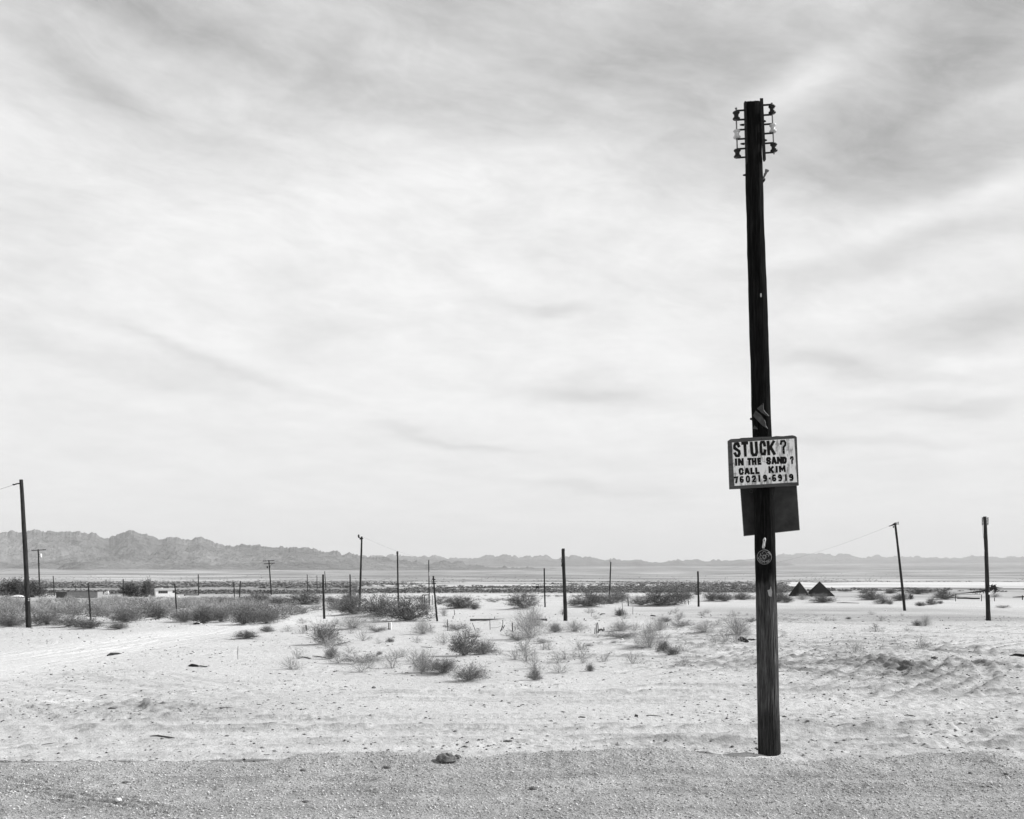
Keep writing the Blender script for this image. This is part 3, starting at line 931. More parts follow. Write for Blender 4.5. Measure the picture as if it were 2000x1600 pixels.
GRP = {'D': 'dark desert bushes', 'M': 'grey desert bushes', 'P': 'pale dry bushes', 'W': 'low wispy bushes', 'T': 'desert trees by the trailer'}
for i, (q, (g, ww, hh)) in enumerate(zip(BUSH, BP)):
    px, py, w, h, k, lab = q
    z = gz(g.x, g.y)
    root = thing(KIND_NAME[k], lab, 'tree' if k == 'T' else 'bush', (g.x, g.y, z - .01), GRP[k])
    fat = 1.45 if k in 'DT' else 1.38
    root.scale = (ww * fat, ww * fat * .85, hh * (1.25 if k in 'DT' else 1.12))
    root.rotation_euler = (0, 0, random.uniform(0, 6.28))
    tw, fo = PROTO[k][i % len(PROTO[k])]
    o = link('trunk' if k == 'T' else 'twigs', tw, root)
    if k != 'P':
        link('crown' if k == 'T' else 'foliage', fo, root)
    # non-uniform depth stays the same whatever the turn


def scatter_stuff(name, pts, sizes, protos, mat, seed, label=None):
    rg = np.random.default_rng(seed)
    VV, FF = [], []
    off = 0
    for (x, y, z), (w, h) in zip(pts, sizes):
        v, f = protos[rg.integers(len(protos))]
        a_ = rg.uniform(0, 6.28)
        c, s = math.cos(a_), math.sin(a_)
        vv = np.empty_like(v)
        vv[:, 0] = (v[:, 0] * c - v[:, 1] * s) * w + x
        vv[:, 1] = (v[:, 0] * s + v[:, 1] * c) * w + y
        vv[:, 2] = v[:, 2] * h + z
        VV.append(vv); FF.append(f + off); off += len(v)
    o = link(name, mesh_np(name, np.concatenate(VV), np.concatenate(FF), mat))
    o['kind'] = 'stuff'
    if label: tag(o, label[0], label[1])
    return o


def far_proto(kind, seed, n_stem, n_sub, leaves, leaf):
    t_, l_ = bush_arrays(kind, seed, n_stem, n_sub, leaves, leaf, .006)
    if len(l_[0]) == 0: return t_
    return np.concatenate([t_[0], l_[0]]), np.concatenate([t_[1], l_[1] + len(t_[0])])


def place_px(n, fn, seed, wr, hr):
    """random spots over a patch of the plain, described in picture coordinates, dropped onto the terrain"""
    rg = np.random.default_rng(seed)
    pts, sz = [], []
    while len(pts) < n:
        px, py = fn(rg)
        if px is None: continue
        # fast flat-terrain distance, then exact height
        k = (py - HY) / F
        d = 1.6 / (k - .010) if k > .0100001 and 1.6 / (k - .010) < 400 and 1.6 / (k - .010) > 60 else (5.6 / k if k < .0142 else 2.2 / k)
        x = (px - CX) / F * d
        pts.append((x, d)); w = rg.uniform(*wr); sz.append((w, w * rg.uniform(*hr) * (min(1, max(.5, (py - 1160) / 22)) if py > 1160 else 1)))
    P = np.array(pts)
    zz_ = H0(P[:, 0], P[:, 1], False)
    for (mx, my, rx, ry, h) in MOUNDS:
        zz_ += h * np.exp(-((P[:, 0] - mx) / rx) ** 2 - ((P[:, 1] - my) / ry) ** 2)
    return [(a_, b_, c_) for (a_, b_), c_ in zip(pts, zz_)], sz


LOW = np.array([(-300, 1224), (0, 1222), (60, 1219), (100, 1220), (140, 1212), (150, 1201), (205, 1201), (215, 1214), (265, 1220), (285, 1206),
                (300, 1202), (335, 1204), (345, 1212), (420, 1216), (480, 1212), (530, 1214), (560, 1203), (620, 1200), (690, 1196), (700, 1180), (2000, 1165)], float)


def thick(rg):
    px = rg.uniform(-250, 700)
    lo = np.interp(px, LOW[:, 0], LOW[:, 1])
    py = rg.uniform(1169, lo)
    if 415 < px < 620 and 1181 < py < 1188 and rg.random() < .9: return None, None
    if 600 < px < 640 and py > 1192: return None, None
    return px, py


fp_m = [far_proto('M', 900 + i, 26, 6, 260, .03) for i in range(4)]
fp_p = [far_proto('P', 950 + i, 50, 7, 60, .02) for i in range(3)]
fp_w = [far_proto('W', 970 + i, 26, 6, 200, .03) for i in range(3)]
pts, sz = place_px(300, thick, 1, (.9, 2.4), (.35, .6))
scatter_stuff('scrub_thicket', pts, sz, fp_m + fp_w, M['scrub'], 2)


def grassy(rg):
    px = rg.uniform(-250, 520)
    py = rg.uniform(1168, 1196)
    return px, py


pts, sz = place_px(330, grassy, 4, (1.2, 2.6), (.35, .6))
scatter_stuff('dry_grass', pts, sz, fp_p, M['leaf_pale'], 5)


def tufts(rg):
    px = rg.uniform(560, 1900); py = 1196 + 120 * rg.random() ** 1.7
    if px > 1480 and rg.random() < .8: return None, None
    if vn1(px / 70, py / 14) < -.05: return None, None
    return px, py


def vn1(x, y): return float(vnoise(np.array([x]), np.array([y]), 5)[0])


pts, sz = place_px(140, tufts, 14, (.25, .95), (.3, .6))
scatter_stuff('dry_tufts', pts, sz, [far_proto('P', 990 + i, 34, 7, 40, .02) for i in range(3)], M['leaf_pale'], 15)


def midband(rg):
    px = rg.uniform(640, 1480)
    py = rg.uniform(1163, 1182 if px < 860 else (1178 if px < 1010 else 1170))
    if vn1(px / 60, py / 5) < .0: return None, None
    return px, py


def vn1(x, y): return float(vnoise(np.array([x]), np.array([y]), 5)[0])


pts, sz = place_px(170, midband, 6, (1.0, 2.4), (.35, .6))
scatter_stuff('low_scrub', pts, sz, fp_m + fp_w, M['scrub'], 7)


def belt_fn(rg):
    px = rg.uniform(-300, 2300)
    lo = np.interp(px, [-500, 620, 900, 1060, 1500, 1600, 2500], [1160, 1160, 1158.5, 1158.5, 1158, 1156, 1158])
    hi = np.interp(px, [-500, 620, 900, 1000, 1500, 1600, 2500], [1156, 1155, 1147, 1145, 1144, 1150, 1151])
    py = rg.uniform(hi, lo)
    if rg.random() > (lo - hi) / 14: return None, None
    if 880 < px < 1100 and abs(py - 1151.5) < 1.2: return None, None
    if px > 1560 and vn1(px / 25, py / 1.2) < (.1 if px < 1720 else .22): return None, None
    return px, py


def clump_proto(seed):
    rg = np.random.default_rng(seed)
    V_, F_ = [], []
    for i in range(10):
        c = np.array([rg.normal() * .22, rg.normal() * .22, rg.uniform(.15, .75)])
        n = rg.normal(size=3); n /= np.linalg.norm(n)
        s = np.cross(n, rg.normal(size=3)); s /= np.linalg.norm(s); t = np.cross(n, s)
        z_ = rg.uniform(.12, .26); k = len(V_)
        V_ += [c - s * z_, c + t * z_, c + s * z_, c - t * z_]; F_.append((k, k + 1, k + 2, k + 3))
    return np.array(V_), np.array(F_)


def fan_fn(rg):
    px = rg.uniform(-300, 2300); py = 1132.5 + 17 * rg.random() ** .8
    if py > (1154 if px < 700 else 1146): return None, None
    if px > 1540 and 1137 < py < 1150: return None, None
    if vn1(px / 150, py / 2.2) < (-.3 if px < 640 else -.12): return None, None
    return px, py


pts, sz = place_px(6500, fan_fn, 18, (2.5, 6.5), (.2, .35))
scatter_stuff('fan_scrub', pts, sz, [clump_proto(20 + i) for i in range(6)], M['scrub_far'], 19)
pts, sz = place_px(9000, belt_fn, 8, (1.1, 2.6), (.30, .55))
scatter_stuff('far_scrub_belt', pts, sz, [clump_proto(i) for i in range(6)], M['scrub_far'], 9)


# ------------------------------------------------------------------ stones and litter
def octa(rg, n, pos, size, flat=.7, elong=1.0):
    base = np.array([(1, 0, 0), (0, 1, 0), (-1, 0, 0), (0, -1, 0), (0, 0, 1), (0, 0, -1)], float)
    fc = np.array([(0, 1, 4), (1, 2, 4), (2, 3, 4), (3, 0, 4), (1, 0, 5), (2, 1, 5), (3, 2, 5), (0, 3, 5)])
    jit = 1 + rg.uniform(-.3, .3, (n, 6, 3))
    v = base[None] * jit
    el = 1 + (elong - 1) * rg.random(n)
    v[:, :, 0] *= el[:, None]
    v[:, :, 2] *= flat
    a_ = rg.uniform(0, 6.28, n)
    c, s = np.cos(a_)[:, None], np.sin(a_)[:, None]
    x = v[:, :, 0] * c - v[:, :, 1] * s; y = v[:, :, 0] * s + v[:, :, 1] * c
    v = np.stack([x, y, v[:, :, 2]], 2) * size[:, None, None] + pos[:, None, :]
    f = fc[None] + (np.arange(n) * 6)[:, None, None]
    return v.reshape(-1, 3), f.reshape(-1, 3)


rg = np.random.default_rng(12)
n = 52000
yy = rg.uniform(9.2, 14.6, n); xx = (rg.uniform(-1150, 1150, n)) / F * yy
keep = np.maximum(gravel_mask(xx, yy), .10 * np.exp(-(yy - 13.2) * 1.6)) > rg.random(n)
xx, yy = xx[keep], yy[keep]
n = len(xx)
sz_ = .0035 + .013 * rg.random(n) ** 5
pp = np.stack([xx, yy, H(xx, yy) + sz_ * .25], 1)
v, f = octa(rg, n, pp, sz_, .75, 1.5)
o = link('gravel_stones', mesh_np('gravel_stones', v, f, M['stone'])); o['kind'] = 'stuff'
n = 34000
yy = 13.0 + 60 * rg.random(n) ** 2.0; xx = rg.uniform(-1150, 1150, n) / F * yy
dens = .18 + 1.3 * churn_mask(xx, yy) + 1.3 * np.clip(fbm(xx / 2.2, yy / 1.6, 3, 61), 0, 1) - .5 * road_mask(xx, yy)
keep = dens > rg.random(n)
xx, yy = xx[keep], yy[keep]; n = len(xx)
sz_ = (.003 + .016 * rg.random(n) ** 3) * (1 + yy / 40)
pp = np.stack([xx, yy, H(xx, yy) + sz_ * .2], 1)
v, f = octa(rg, n, pp, sz_, .6, 2.2)
o = link('sand_litter', mesh_np('sand_litter', v, f, M['crumb'])); o['kind'] = 'stuff'
# dry twigs lying about
n = 260
yy = 13.6 + 45 * rg.random(n) ** 1.8; xx = rg.uniform(-1150, 1150, n) / F * yy
TV, TF = [], []
zt = H(xx, yy)
for i in range(n):
    L = rg.uniform(.03, .16); a_ = rg.uniform(0, 3.14); w = .002 + .003 * rg.random()
    d = np.array([math.cos(a_), math.sin(a_), rg.normal() * .06]) * L
    c = np.array([xx[i], yy[i], zt[i] + .01])
    s = np.array([-math.sin(a_), math.cos(a_), 0]) * w
    up = np.array([0, 0, w * 1.4])
    k = len(TV)
    TV += [c - d / 2 - s, c - d / 2 + s, c - d / 2 + up, c + d / 2 - s, c + d / 2 + s, c + d / 2 + up]
    TF += [(k, k + 1, k + 4), (k, k + 4, k + 3), (k + 1, k + 2, k + 5), (k + 1, k + 5, k + 4), (k + 2, k, k + 3), (k + 2, k + 3, k + 5)]
o = link('dry_twig_litter', mesh_np('dry_twig_litter', np.array(TV), np.array(TF), M['drywood'])); o['kind'] = 'stuff'


# ------------------------------------------------------------------ the big sign pole
PB = at(1503.5, 1480, 13.62)
PD = PB.y
K = PD / F
PT = at(1471.5, 203, PD)
pz0 = gz(PB.x, PB.y) - .25
segs, rings = 110, 420
th = np.linspace(0, 2 * math.pi, segs, endpoint=False)
hh = np.linspace(0, 1, rings)
HHg, THg = np.meshgrid(hh, th, indexing='ij')
r0, r1 = 22.0 * K, 15.8 * K
zlen = PT.z - pz0
zabs = HHg * zlen
rad = r0 + (r1 - r0) * HHg
cr = ridged(THg * 9 / 6.283 * 2, zabs * .55 + 4, 2, 7)
# seamless in angle: use cos/sin coordinates
cx_, sx_ = np.cos(THg) * 3.0, np.sin(THg) * 3.0
g1 = np.abs(vnoise(cx_ * 3.2 + zabs * .22, sx_ * 3.2 + zabs * .16, 3))
g2 = np.abs(vnoise(cx_ * 6.1 + zabs * .35, sx_ * 6.1 - zabs * .3, 5))
crack = np.clip(1 - g1 * 14, 0, 1) * .010 + np.clip(1 - g2 * 14, 0, 1) * .006
lump = .012 * vnoise(zabs * 2.2, cx_ * .6 + sx_ * .4, 9) + .004 * vnoise(zabs * 9, cx_ + sx_ * .7, 19)
rad = rad - crack + lump
dx = (PT.x - PB.x)
tt = zabs / zlen
Xp = rad * np.cos(THg) + dx * tt + .012 * np.sin(tt * 5)
Yp = rad * np.sin(THg)
Zp = zabs.copy()
Zp[-1] += .02 * vnoise(cx_[-1] * 2, sx_[-1] * 2, 2)
Vp = np.stack([Xp.ravel(), Yp.ravel(), Zp.ravel()], 1)
ii = np.arange(rings * segs).reshape(rings, segs)
i2 = np.roll(ii, -1, 1)
Fp = np.stack([ii[:-1].ravel(), i2[:-1].ravel(), i2[1:].ravel(), ii[1:].ravel()], 1)
# top cap: a few inner rings, slightly domed and split
capv = []; capf = []
k0 = len(Vp)
for j, fr in enumerate((.7, .4, .05)):
    for q in range(segs):
        capv.append((dx + .012 * math.sin(5) + (Xp[-1, q] - dx - .012 * math.sin(5)) * fr, Yp[-1, q] * fr, Zp[-1, q] + .018 * (1 - fr) + .006 * random.uniform(-1, 1)))
for j in range(3):
    A = [(rings - 1) * segs + q for q in range(segs)] if j == 0 else [k0 + (j - 1) * segs + q for q in range(segs)]
    B = [k0 + j * segs + q for q in range(segs)]
    for q in range(segs): capf.append((A[q], A[(q + 1) % segs], B[(q + 1) % segs], B[q]))
Vp = np.concatenate([Vp, np.array(capv)]); Fp = np.concatenate([Fp, np.array(capf)])

pm, nb, p = material('cracked_creosote_pole')
tc = nb.n('ShaderNodeTexCoord')
mp = nb.n('ShaderNodeMapping'); mp.inputs['Scale'].default_value = (1, 1, .06)
nb.put(mp.inputs[0], tc.outputs['Object'])
st = nb.noise(mp.outputs[0], 55, 6, .7)
st2 = nb.noise(mp.outputs[0], 16, 4, .6, .4)
sp = nb.n('ShaderNodeSeparateXYZ'); nb.put(sp.inputs[0], tc.outputs['Object'])
blot = nb.noise(tc.outputs['Object'], 4.0, 4, .6)
zed = nb.m('ADD', sp.outputs[2], nb.m('MULTIPLY', nb.m('SUBTRACT', blot, .5), .55))
zed = nb.m('ADD', zed, nb.m('MULTIPLY', nb.m('SUBTRACT', st2, .5), .5))
low = nb.maprange(zed, 2.15, 2.45, 1.0, 0.0, True)
foot = nb.maprange(zed, .45, 1.1, .35, 1.0, True)
streak_ = nb.m('POWER', nb.m('MULTIPLY', st, 1.35), 3.2)
upper = nb.m('ADD', nb.m('MULTIPLY', streak_, .024), .002)
lower = nb.m('ADD', nb.m('MULTIPLY', nb.m('MULTIPLY', streak_, foot), .19), .007)
mx = nb.n('ShaderNodeMix', data_type='FLOAT')
nb.put(mx.inputs[0], low); nb.put(mx.inputs[2], upper); nb.put(mx.inputs[3], lower)
nb.put(p.inputs['Base Color'], mx.outputs[0])
p.inputs['Roughness'].default_value = .95
p.inputs['Specular IOR Level'].default_value = .03
bp = nb.n('ShaderNodeBump'); bp.inputs['Distance'].default_value = .006; bp.inputs['Strength'].default_value = 1
nb.put(bp.inputs['Height'], st); nb.put(p.inputs['Normal'], bp.outputs[0])

big = thing('utility_pole', 'tall black wooden pole with insulator racks on top and a stencilled sign nailed on', 'utility pole', (PB.x, PB.y, pz0), 'wooden utility poles')
link('shaft', mesh_np('shaft', Vp, Fp, pm, True), big)


def L(px, py, d=None):
    """point at a spot of the photograph near the big pole, in the pole's own coordinates"""
    q = at(px, py, PD if d is None else d)
    return q - Vector((PB.x, PB.y, pz0))


def spool(c, mat, parent, tiltv):
    ax = Vector(tiltv).normalized()
    s = K
    prof = [(-8.2, 4.2), (-8, 6.0), (-6.9, 7.2), (-4.9, 7.1), (-3.4, 5.2), (-1.2, 4.4), (1.2, 4.4), (3.4, 5.2), (4.7, 6.8), (6.4, 7.0), (7.7, 5.8), (8, 4.0)]
    return MB().lathe(c, ax, [(q[0] * s, q[1] * s) for q in prof], 20).obj('insulator', mat, parent, smooth=True)


def rack(side, plate, arms, rodx, spools, stubs):
    (x0, y0, x1, y1, wpx) = plate
    a_, b_ = L(x0, y0), L(x1, y1)
    ax = (a_ - b_).normalized()
    yo = -.03
    m_ = MB()
    ctr_ = (a_ + b_) / 2 + Vector((0, yo, 0))
    ang_ = math.atan2(ax.x, ax.z)
    rot = Matrix.Rotation(ang_, 3, 'Y')
    ln = (a_ - b_).length
    m_.box(ctr_, (wpx * K * .45, .055, ln), rot)
    m_.box(ctr_ + rot @ Vector((-side * wpx * K * .2, -.03, 0)), (wpx * K * .9, .007, ln * .998), rot)
    rk = m_.obj('insulator_rack', M['iron'], big)
    for (ay) in arms:
        f_ = (ay - y0) / (y1 - y0)
        xs = x0 + (x1 - x0) * f_
        rx = rodx[0] + (rodx[1] - rodx[0]) * f_
        p0 = L(xs, ay - (rx - xs) * .06 * 0 + 0) + Vector((0, yo, 0))
        p1 = L(rx, ay - (rx - xs) * .07) + Vector((0, yo - .02, 0))
        MB().box((p0 + p1) / 2, ((p1 - p0).length + .012, .03, 2.0 * K), Matrix.Rotation(-math.atan2(p1.z - p0.z, p1.x - p0.x), 3, 'Y')).obj('arm', M['iron'], rk)
    ya, yb = arms[0] - 2, arms[-1] + 3
    top = L(rodx[0], ya) + Vector((0, yo - .02, 0)); bot = L(rodx[1], yb) + Vector((0, yo - .02, 0))
    MB().tube([bot, top], 1.4 * K, 8).obj('rod', M['galv'], rk)
    for (sy, mt) in spools:
        f_ = (sy - ya) / (yb - ya)
        c = top + (bot - top) * f_
        spool(c, M[mt], rk, top - bot)
    MB().lathe(top, top - bot, [(-.5 * K, 1.2 * K), (0, 2.3 * K), (1.6 * K, 2.1 * K), (2.4 * K, .8 * K)], 10).obj('rod_head', M['galv'], rk)
    for (sx, sy, l_) in stubs:
        p0 = L(sx, sy) + Vector((0, yo, 0))
        MB().tube([p0, p0 + Vector((side * l_ * K * .5, 0, 0)), p0 + Vector((side * l_ * K, 0, 0))], [2.4 * K, 2.2 * K, 1.0 * K], 8).obj('bolt', M['iron'], rk)
    return rk


rack(-1, (1453.2, 202, 1456.5, 323, 4), [218, 236, 255.5, 273.5, 292.5, 309.5], (1436, 1438.8),
     [(229.5, 'dark_glaze'), (265.5, 'white_glaze'), (303, 'dark_glaze')], [(1452, 246, 8), (1453, 283, 8)])
rack(1, (1486.5, 196, 1492, 316, 7), [208.5, 228, 246, 264, 283, 301.5], (1505.5, 1510),
     [(217.5, 'dark_glaze'), (254, 'white_glaze'), (291.5, 'dark_glaze')], [(1491, 239, 4), (1493, 276, 4)])
# bolts and clamp under the racks
MB().tube([L(1463, 342), L(1456, 342), L(1451, 342.5)], [2.0 * K, 2.4 * K, 1.3 * K], 8).obj('bolt', M['iron'], big)
cl = MB()
cl.tube([L(1489, 352) + Vector((0, -.03, 0)), L(1494, 341) + Vector((0, -.04, 0)), L(1497, 334) + Vector((0, -.04, 0))], [1.5 * K, 2.4 * K, 2.2 * K], 8)
for q in (1494, 1496.6, 1499):
    cl.tube([L(q - 1, 338) + Vector((0, -.04, 0)), L(q, 332.5 + (q - 1494) * .3) + Vector((0, -.04, 0))], .9 * K, 6)
cl.tube([L(1491, 343) + Vector((0, -.04, 0)), L(1499.5, 336) + Vector((0, -.05, 0))], 1.6 * K, 8)
cl.obj('wire_clamp', M['galv'], big)
MB().tube([L(1490, 356), L(1492.5, 352), L(1494, 349)], [1.6 * K, 2.2 * K, 1.2 * K], 8).obj('bolt', M['iron'], big)
MB().tube([L(1472, 818.5), L(1467, 818.5), L(1465.2, 817.8)], [1.4 * K, 2.3 * K, 2.0 * K], 8).obj('bolt', M['iron'], big)
MB().box(L(1482, 581.5) + Vector((0, -18 * K, 0)), (2.6 * K, .01, 7 * K)).obj('tack', M['white_glaze'], big)
MB().tube([L(1478, 1398) + Vector((0, -.1, 0)), L(1492, 1394) + Vector((0, -22.5 * K, 0)), L(1508, 1396) + Vector((0, -21 * K, 0)), L(1524, 1397) + Vector((0, -.06, 0))], .0022, 5).obj('wire_loop', M['iron'], big)

# bleached splinter scar where the black upper part ends
MB().prism([(-.012, -.05), (.02, -.06), (.028, 0), (.012, .07), (.0, .03), (-.03, .02)], 0, .004).obj('splinter', M['pale_wood'], big, tuple(L(1499, 1156) + Vector((0, -20.4 * K, 0))))

# ---- stencilled sign
SD = PD - .185
KS = SD / F
sc_px = 4.704


def crop(cx_, cy_): return (1380 + cx_ / sc_px, 780 + cy_ / sc_px)


o_px = crop(518, 580)
so = at(o_px[0], o_px[1], SD)
sign = thing('stencilled_sign', 'white dark framed sign stencilled STUCK? IN THE SAND? CALL KIM and a number', 'sign', so)
sign.rotation_euler = (0, R(-3.5), 0)
u_ = 1 / sc_px * KS


def sl(cx_, cy_):
    """crop pixel -> sign plane coordinates"""
    dx_, dy_ = (cx_ - 518), (cy_ - 580)
    ca_, sa_ = math.cos(R(3.5)), math.sin(R(3.5))
    return ((dx_ * ca_ - dy_ * sa_) * u_, -(dx_ * sa_ + dy_ * ca_) * u_)


fo_ = [(198, 380), (222, 366), (300, 362), (312, 356), (440, 350), (600, 345), (640, 338), (700, 340), (785, 331), (812, 337), (828, 350), (836, 560), (846, 792), (700, 800), (460, 812), (300, 822), (214, 826), (207, 640)]
MB().prism([sl(*q) for q in fo_][::-1], -.012, .045).obj('frame', M['plywood'], sign, bevel=.003)
pan = [(231, 399), (520, 380), (802, 362), (815, 560), (829, 762), (540, 780), (254, 797), (242, 600)]
sm, nb, p = material('smeared_white_panel')
tc = nb.n('ShaderNodeTexCoord')
nn = nb.noise(tc.outputs['Object'], 9, 6, .65, .8)
mp = nb.n('ShaderNodeMapping'); mp.inputs['Scale'].default_value = (6, 1, 1.0)
nb.put(mp.inputs[0], tc.outputs['Object'])
n2_ = nb.noise(mp.outputs[0], 5, 4, .6, .5)
v_ = nb.m('ADD', nb.m('MULTIPLY', nn, .5), nb.m('MULTIPLY', n2_, .5))
nb.put(p.inputs['Base Color'], nb.ramp(v_, (.40, .34), (.50, .88), (.7, .95)))
p.inputs['Roughness'].default_value = .35
p.inputs['Specular IOR Level'].default_value = .5
panel = MB().prism([sl(*q) for q in pan][::-1], -.0165, -.0125).obj('panel', sm, sign)


ST = {
 'S': [[(1, .78), (.8, .98), (.25, .98), (0, .82), (.02, .64), (.96, .38), (1, .18), (.75, .02), (.25, .02), (0, .22)]],
 'T': [[(0, 1), (1, 1)], [(.5, .93), (.5, 0)]],
 'U': [[(0, 1), (0, .2), (.22, .01), (.78, .01), (1, .2), (1, 1)]],
 'C': [[(1, .72), (.82, .99), (.22, .99), (0, .8), (0, .2), (.22, .01), (.82, .01), (1, .28)]],
 'K': [[(0, 1), (0, 0)], [(1, 1), (.24, .45)], [(.42, .55), (1, 0)]],
 '?': [[(0, .74), (.15, .97), (.8, .98), (1, .8), (.92, .6), (.5, .44), (.5, .26)], [(.5, .09), (.5, -.03)]],
 'I': [[(.5, 1), (.5, 0)]], '1': [[(.5, 1), (.5, 0)]],
 'N': [[(0, 0), (0, 1)], [(.14, .95), (.86, .05)], [(1, 0), (1, 1)]],
 'H': [[(0, 0), (0, 1)], [(.16, .5), (.84, .5)], [(1, 0), (1, 1)]],
 'E': [[(1, 1), (0, 1), (0, 0), (1, 0)], [(.15, .52), (.85, .52)]],
 'A': [[(0, 0), (.42, 1), (.58, 1), (1, 0)], [(.3, .28), (.7, .28)]],
 'D': [[(0, 0), (0, 1)], [(.15, 1), (.7, .98), (1, .75), (1, .25), (.7, .02), (.15, 0)]],
 'L': [[(0, 1), (0, 0), (1, 0)]],
 'M': [[(0, 0), (0, 1)], [(.1, .95), (.5, .3), (.9, .95)], [(1, 1), (1, 0)]],
 '7': [[(0, 1), (1, 1), (.35, 0)]],
 '6': [[(.9, .95), (.6, 1), (.25, .96), (0, .7), (0, .2), (.25, .01), (.75, .01), (1, .2), (.95, .42), (.6, .5), (.12, .42)]],
 '9': [[(.1, .05), (.4, 0), (.75, .04), (1, .3), (1, .8), (.75, .99), (.25, .99), (0, .8), (.05, .58), (.4, .5), (.88, .58)]],
 '0': [[(.42, 1), (.1, .9), (0, .7), (0, .3), (.1, .1), (.42, 0)], [(.58, 1), (.9, .9), (1, .7), (1, .3), (.9, .1), (.58, 0)]],
 '2': [[(0, .76), (.15, .97), (.8, .98), (1, .78), (.92, .55), (.05, .02), (1, .02)]],
 '-': [[(0, .5), (1, .5)]],
}


def letter(ch, w, h, t):
    """flat stencil letter w x h, stroke t; list of ribbons"""
    vs, fs = [], []
    ww, hh_ = max(w - t, 0.0001), max(h - t, .0001)
    for n_, line_ in enumerate(ST[ch]):
        P = [Vector(((q[0] - .5) * ww, (q[1] - .5) * hh_)) for q in line_]
        k = len(vs)
        for i, q in enumerate(P):
            a_ = (q - P[i - 1]).normalized() if i else None
            c_ = (P[i + 1] - q).normalized() if i < len(P) - 1 else None
            d_ = (a_ + c_).normalized() if a_ and c_ else (a_ or c_)
            nrm = Vector((-d_.y, d_.x))
            m_ = 1.0 / max(.6, nrm.dot(Vector((-(a_ or c_).y, (a_ or c_).x))))
            e = Vector((0, 0))
            if not a_: e = -c_ * t * .45
            if not c_: e = a_ * t * .45
            r_ = t * .5 * m_ * random.uniform(.92, 1.1)
            vs += [(q + e + nrm * r_, n_), (q + e - nrm * r_, n_)]
        for i in range(len(P) - 1): fs.append((k + 2 * i, k + 2 * i + 1, k + 2 * i + 3, k + 2 * i + 2))
    return vs, fs


LINES = [
    [('S', 276, 466, 66, 142), ('T', 351, 461, 66, 138), ('U', 434, 458, 70, 138), ('C', 514, 450, 62, 138), ('K', 590, 448, 76, 136), ('?', 702, 437, 62, 128)],
    [('I', 268, 579, 18, 70), ('N', 312, 577, 54, 70), ('T', 391, 574, 40, 68), ('H', 434, 573, 44, 68), ('E', 481, 571, 36, 66),
     ('S', 567, 567, 46, 72), ('A', 617, 564, 50, 70), ('N', 668, 562, 50, 68), ('D', 713, 561, 42, 66), ('?', 781, 560, 34, 72)],
    [('C', 316, 664, 46, 66), ('A', 368, 662, 50, 62), ('L', 418, 660, 38, 62), ('L', 464, 657, 40, 62), ('K', 590, 648, 50, 66), ('I', 641, 645, 18, 64), ('M', 692, 641, 62, 62)],
    [('7', 270, 742, 40, 64), ('6', 320, 738, 38, 64), ('0', 377, 735, 40, 66), ('2', 432, 732, 40, 66), ('1', 482, 729, 20, 64), ('9', 534, 727, 38, 66), ('-', 577, 729, 20, 18),
     ('6', 617, 724, 40, 66), ('9', 672, 723, 38, 66), ('1', 726, 721, 20, 64), ('9', 775, 719, 40, 66)],
]
for li, line in enumerate(LINES):
    for (ch, cx_, cy_, w, h) in line:
        t = (26, 19.5, 19, 16.5)[li]
        if ch in 'I1': w = t + 2
        if ch == '?': t *= .74
        vs, fs = letter(ch, w * u_, h * u_, t * u_)
        c = sl(cx_, cy_)
        tilt = R(random.uniform(-2, 2))
        vv = [(q.x * math.cos(tilt) - q.y * math.sin(tilt), -.0005 * n_, q.x * math.sin(tilt) + q.y * math.cos(tilt)) for q, n_ in vs]
        mb_ = MB(); mb_.add(vv, fs)
        mb_.obj('letter', M['black_paint'], panel, (c[0], -.0185, c[1]))
for q in ((215, 600), (820, 440), (835, 700), (500, 366), (520, 796)):
    c = sl(*q)
    MB().lathe((c[0], -.012, c[1]), (0, -1, 0), [(0, .006), (.003, .005), (.004, .002)], 8).obj('nail', M['iron'], sign)

# ---- second board behind the pole
BD = PD + .19
KB = BD / F
bo = at(1505, 985, BD)
board = thing('metal_board', 'dark blank sheet metal board fixed behind the big pole, below the stencilled sign', 'board', bo)


def bl(cx_, cy_):
    q = crop(cx_, cy_)
    v_ = at(q[0], q[1], BD) - bo
    return (v_.x, v_.z)


cs = [bl(302, 700), bl(817, 668), bl(854, 1201), bl(343, 1256)]
MB().prism(cs, 0, .012).obj('sheet', M['metal_sheet'], board)
cen = (sum(q[0] for q in cs) / 4, sum(q[1] for q in cs) / 4)
for i in range(4):
    p0, p1 = cs[i], cs[(i + 1) % 4]
    MB().tube([(p0[0], -.002, p0[1]), (p1[0], -.002, p1[1])], .0045, 6).obj('rim', M['metal_edge'], board)
ring = [(.02 * math.cos(t), .02 * math.sin(t)) for t in np.linspace(0, 6.28, 20)]
c = bl(410, 845)
MB().tube([(c[0] + q[0], -.003, c[1] + q[1]) for q in ring], .0012, 4).obj('scratched_ring', M['metal_edge'], board)
# bracket showing below the sign on the pole
MB().prism([(-.018, .05), (.03, .05), (.024, -.03), (.004, -.1), (-.004, -.1)], 0, .006).obj('bracket', M['iron'], big, tuple(L(1504, 957) + Vector((0, -19.6 * K, 0))))

# ---- round emblem
ed = PD - .152
ec = at(1492.7, 1088.2, ed)
ke = ed / F / 26.67      # metres per pixel of the enlarged view
disc = thing('round_emblem', 'round black emblem with a thin pale line drawing of a flower, on the big pole', 'emblem', ec)
MB().lathe((0, 0, 0), (0, -1, 0), [(0, 385 * ke), (.003, 385 * ke)], 48).obj('plate', M['black_disc'], disc)


def stroke(mb_, pts, w):
    mb_.tube([(q[0] * ke, -.0035, q[1] * ke) for q in pts], w * ke, 4)


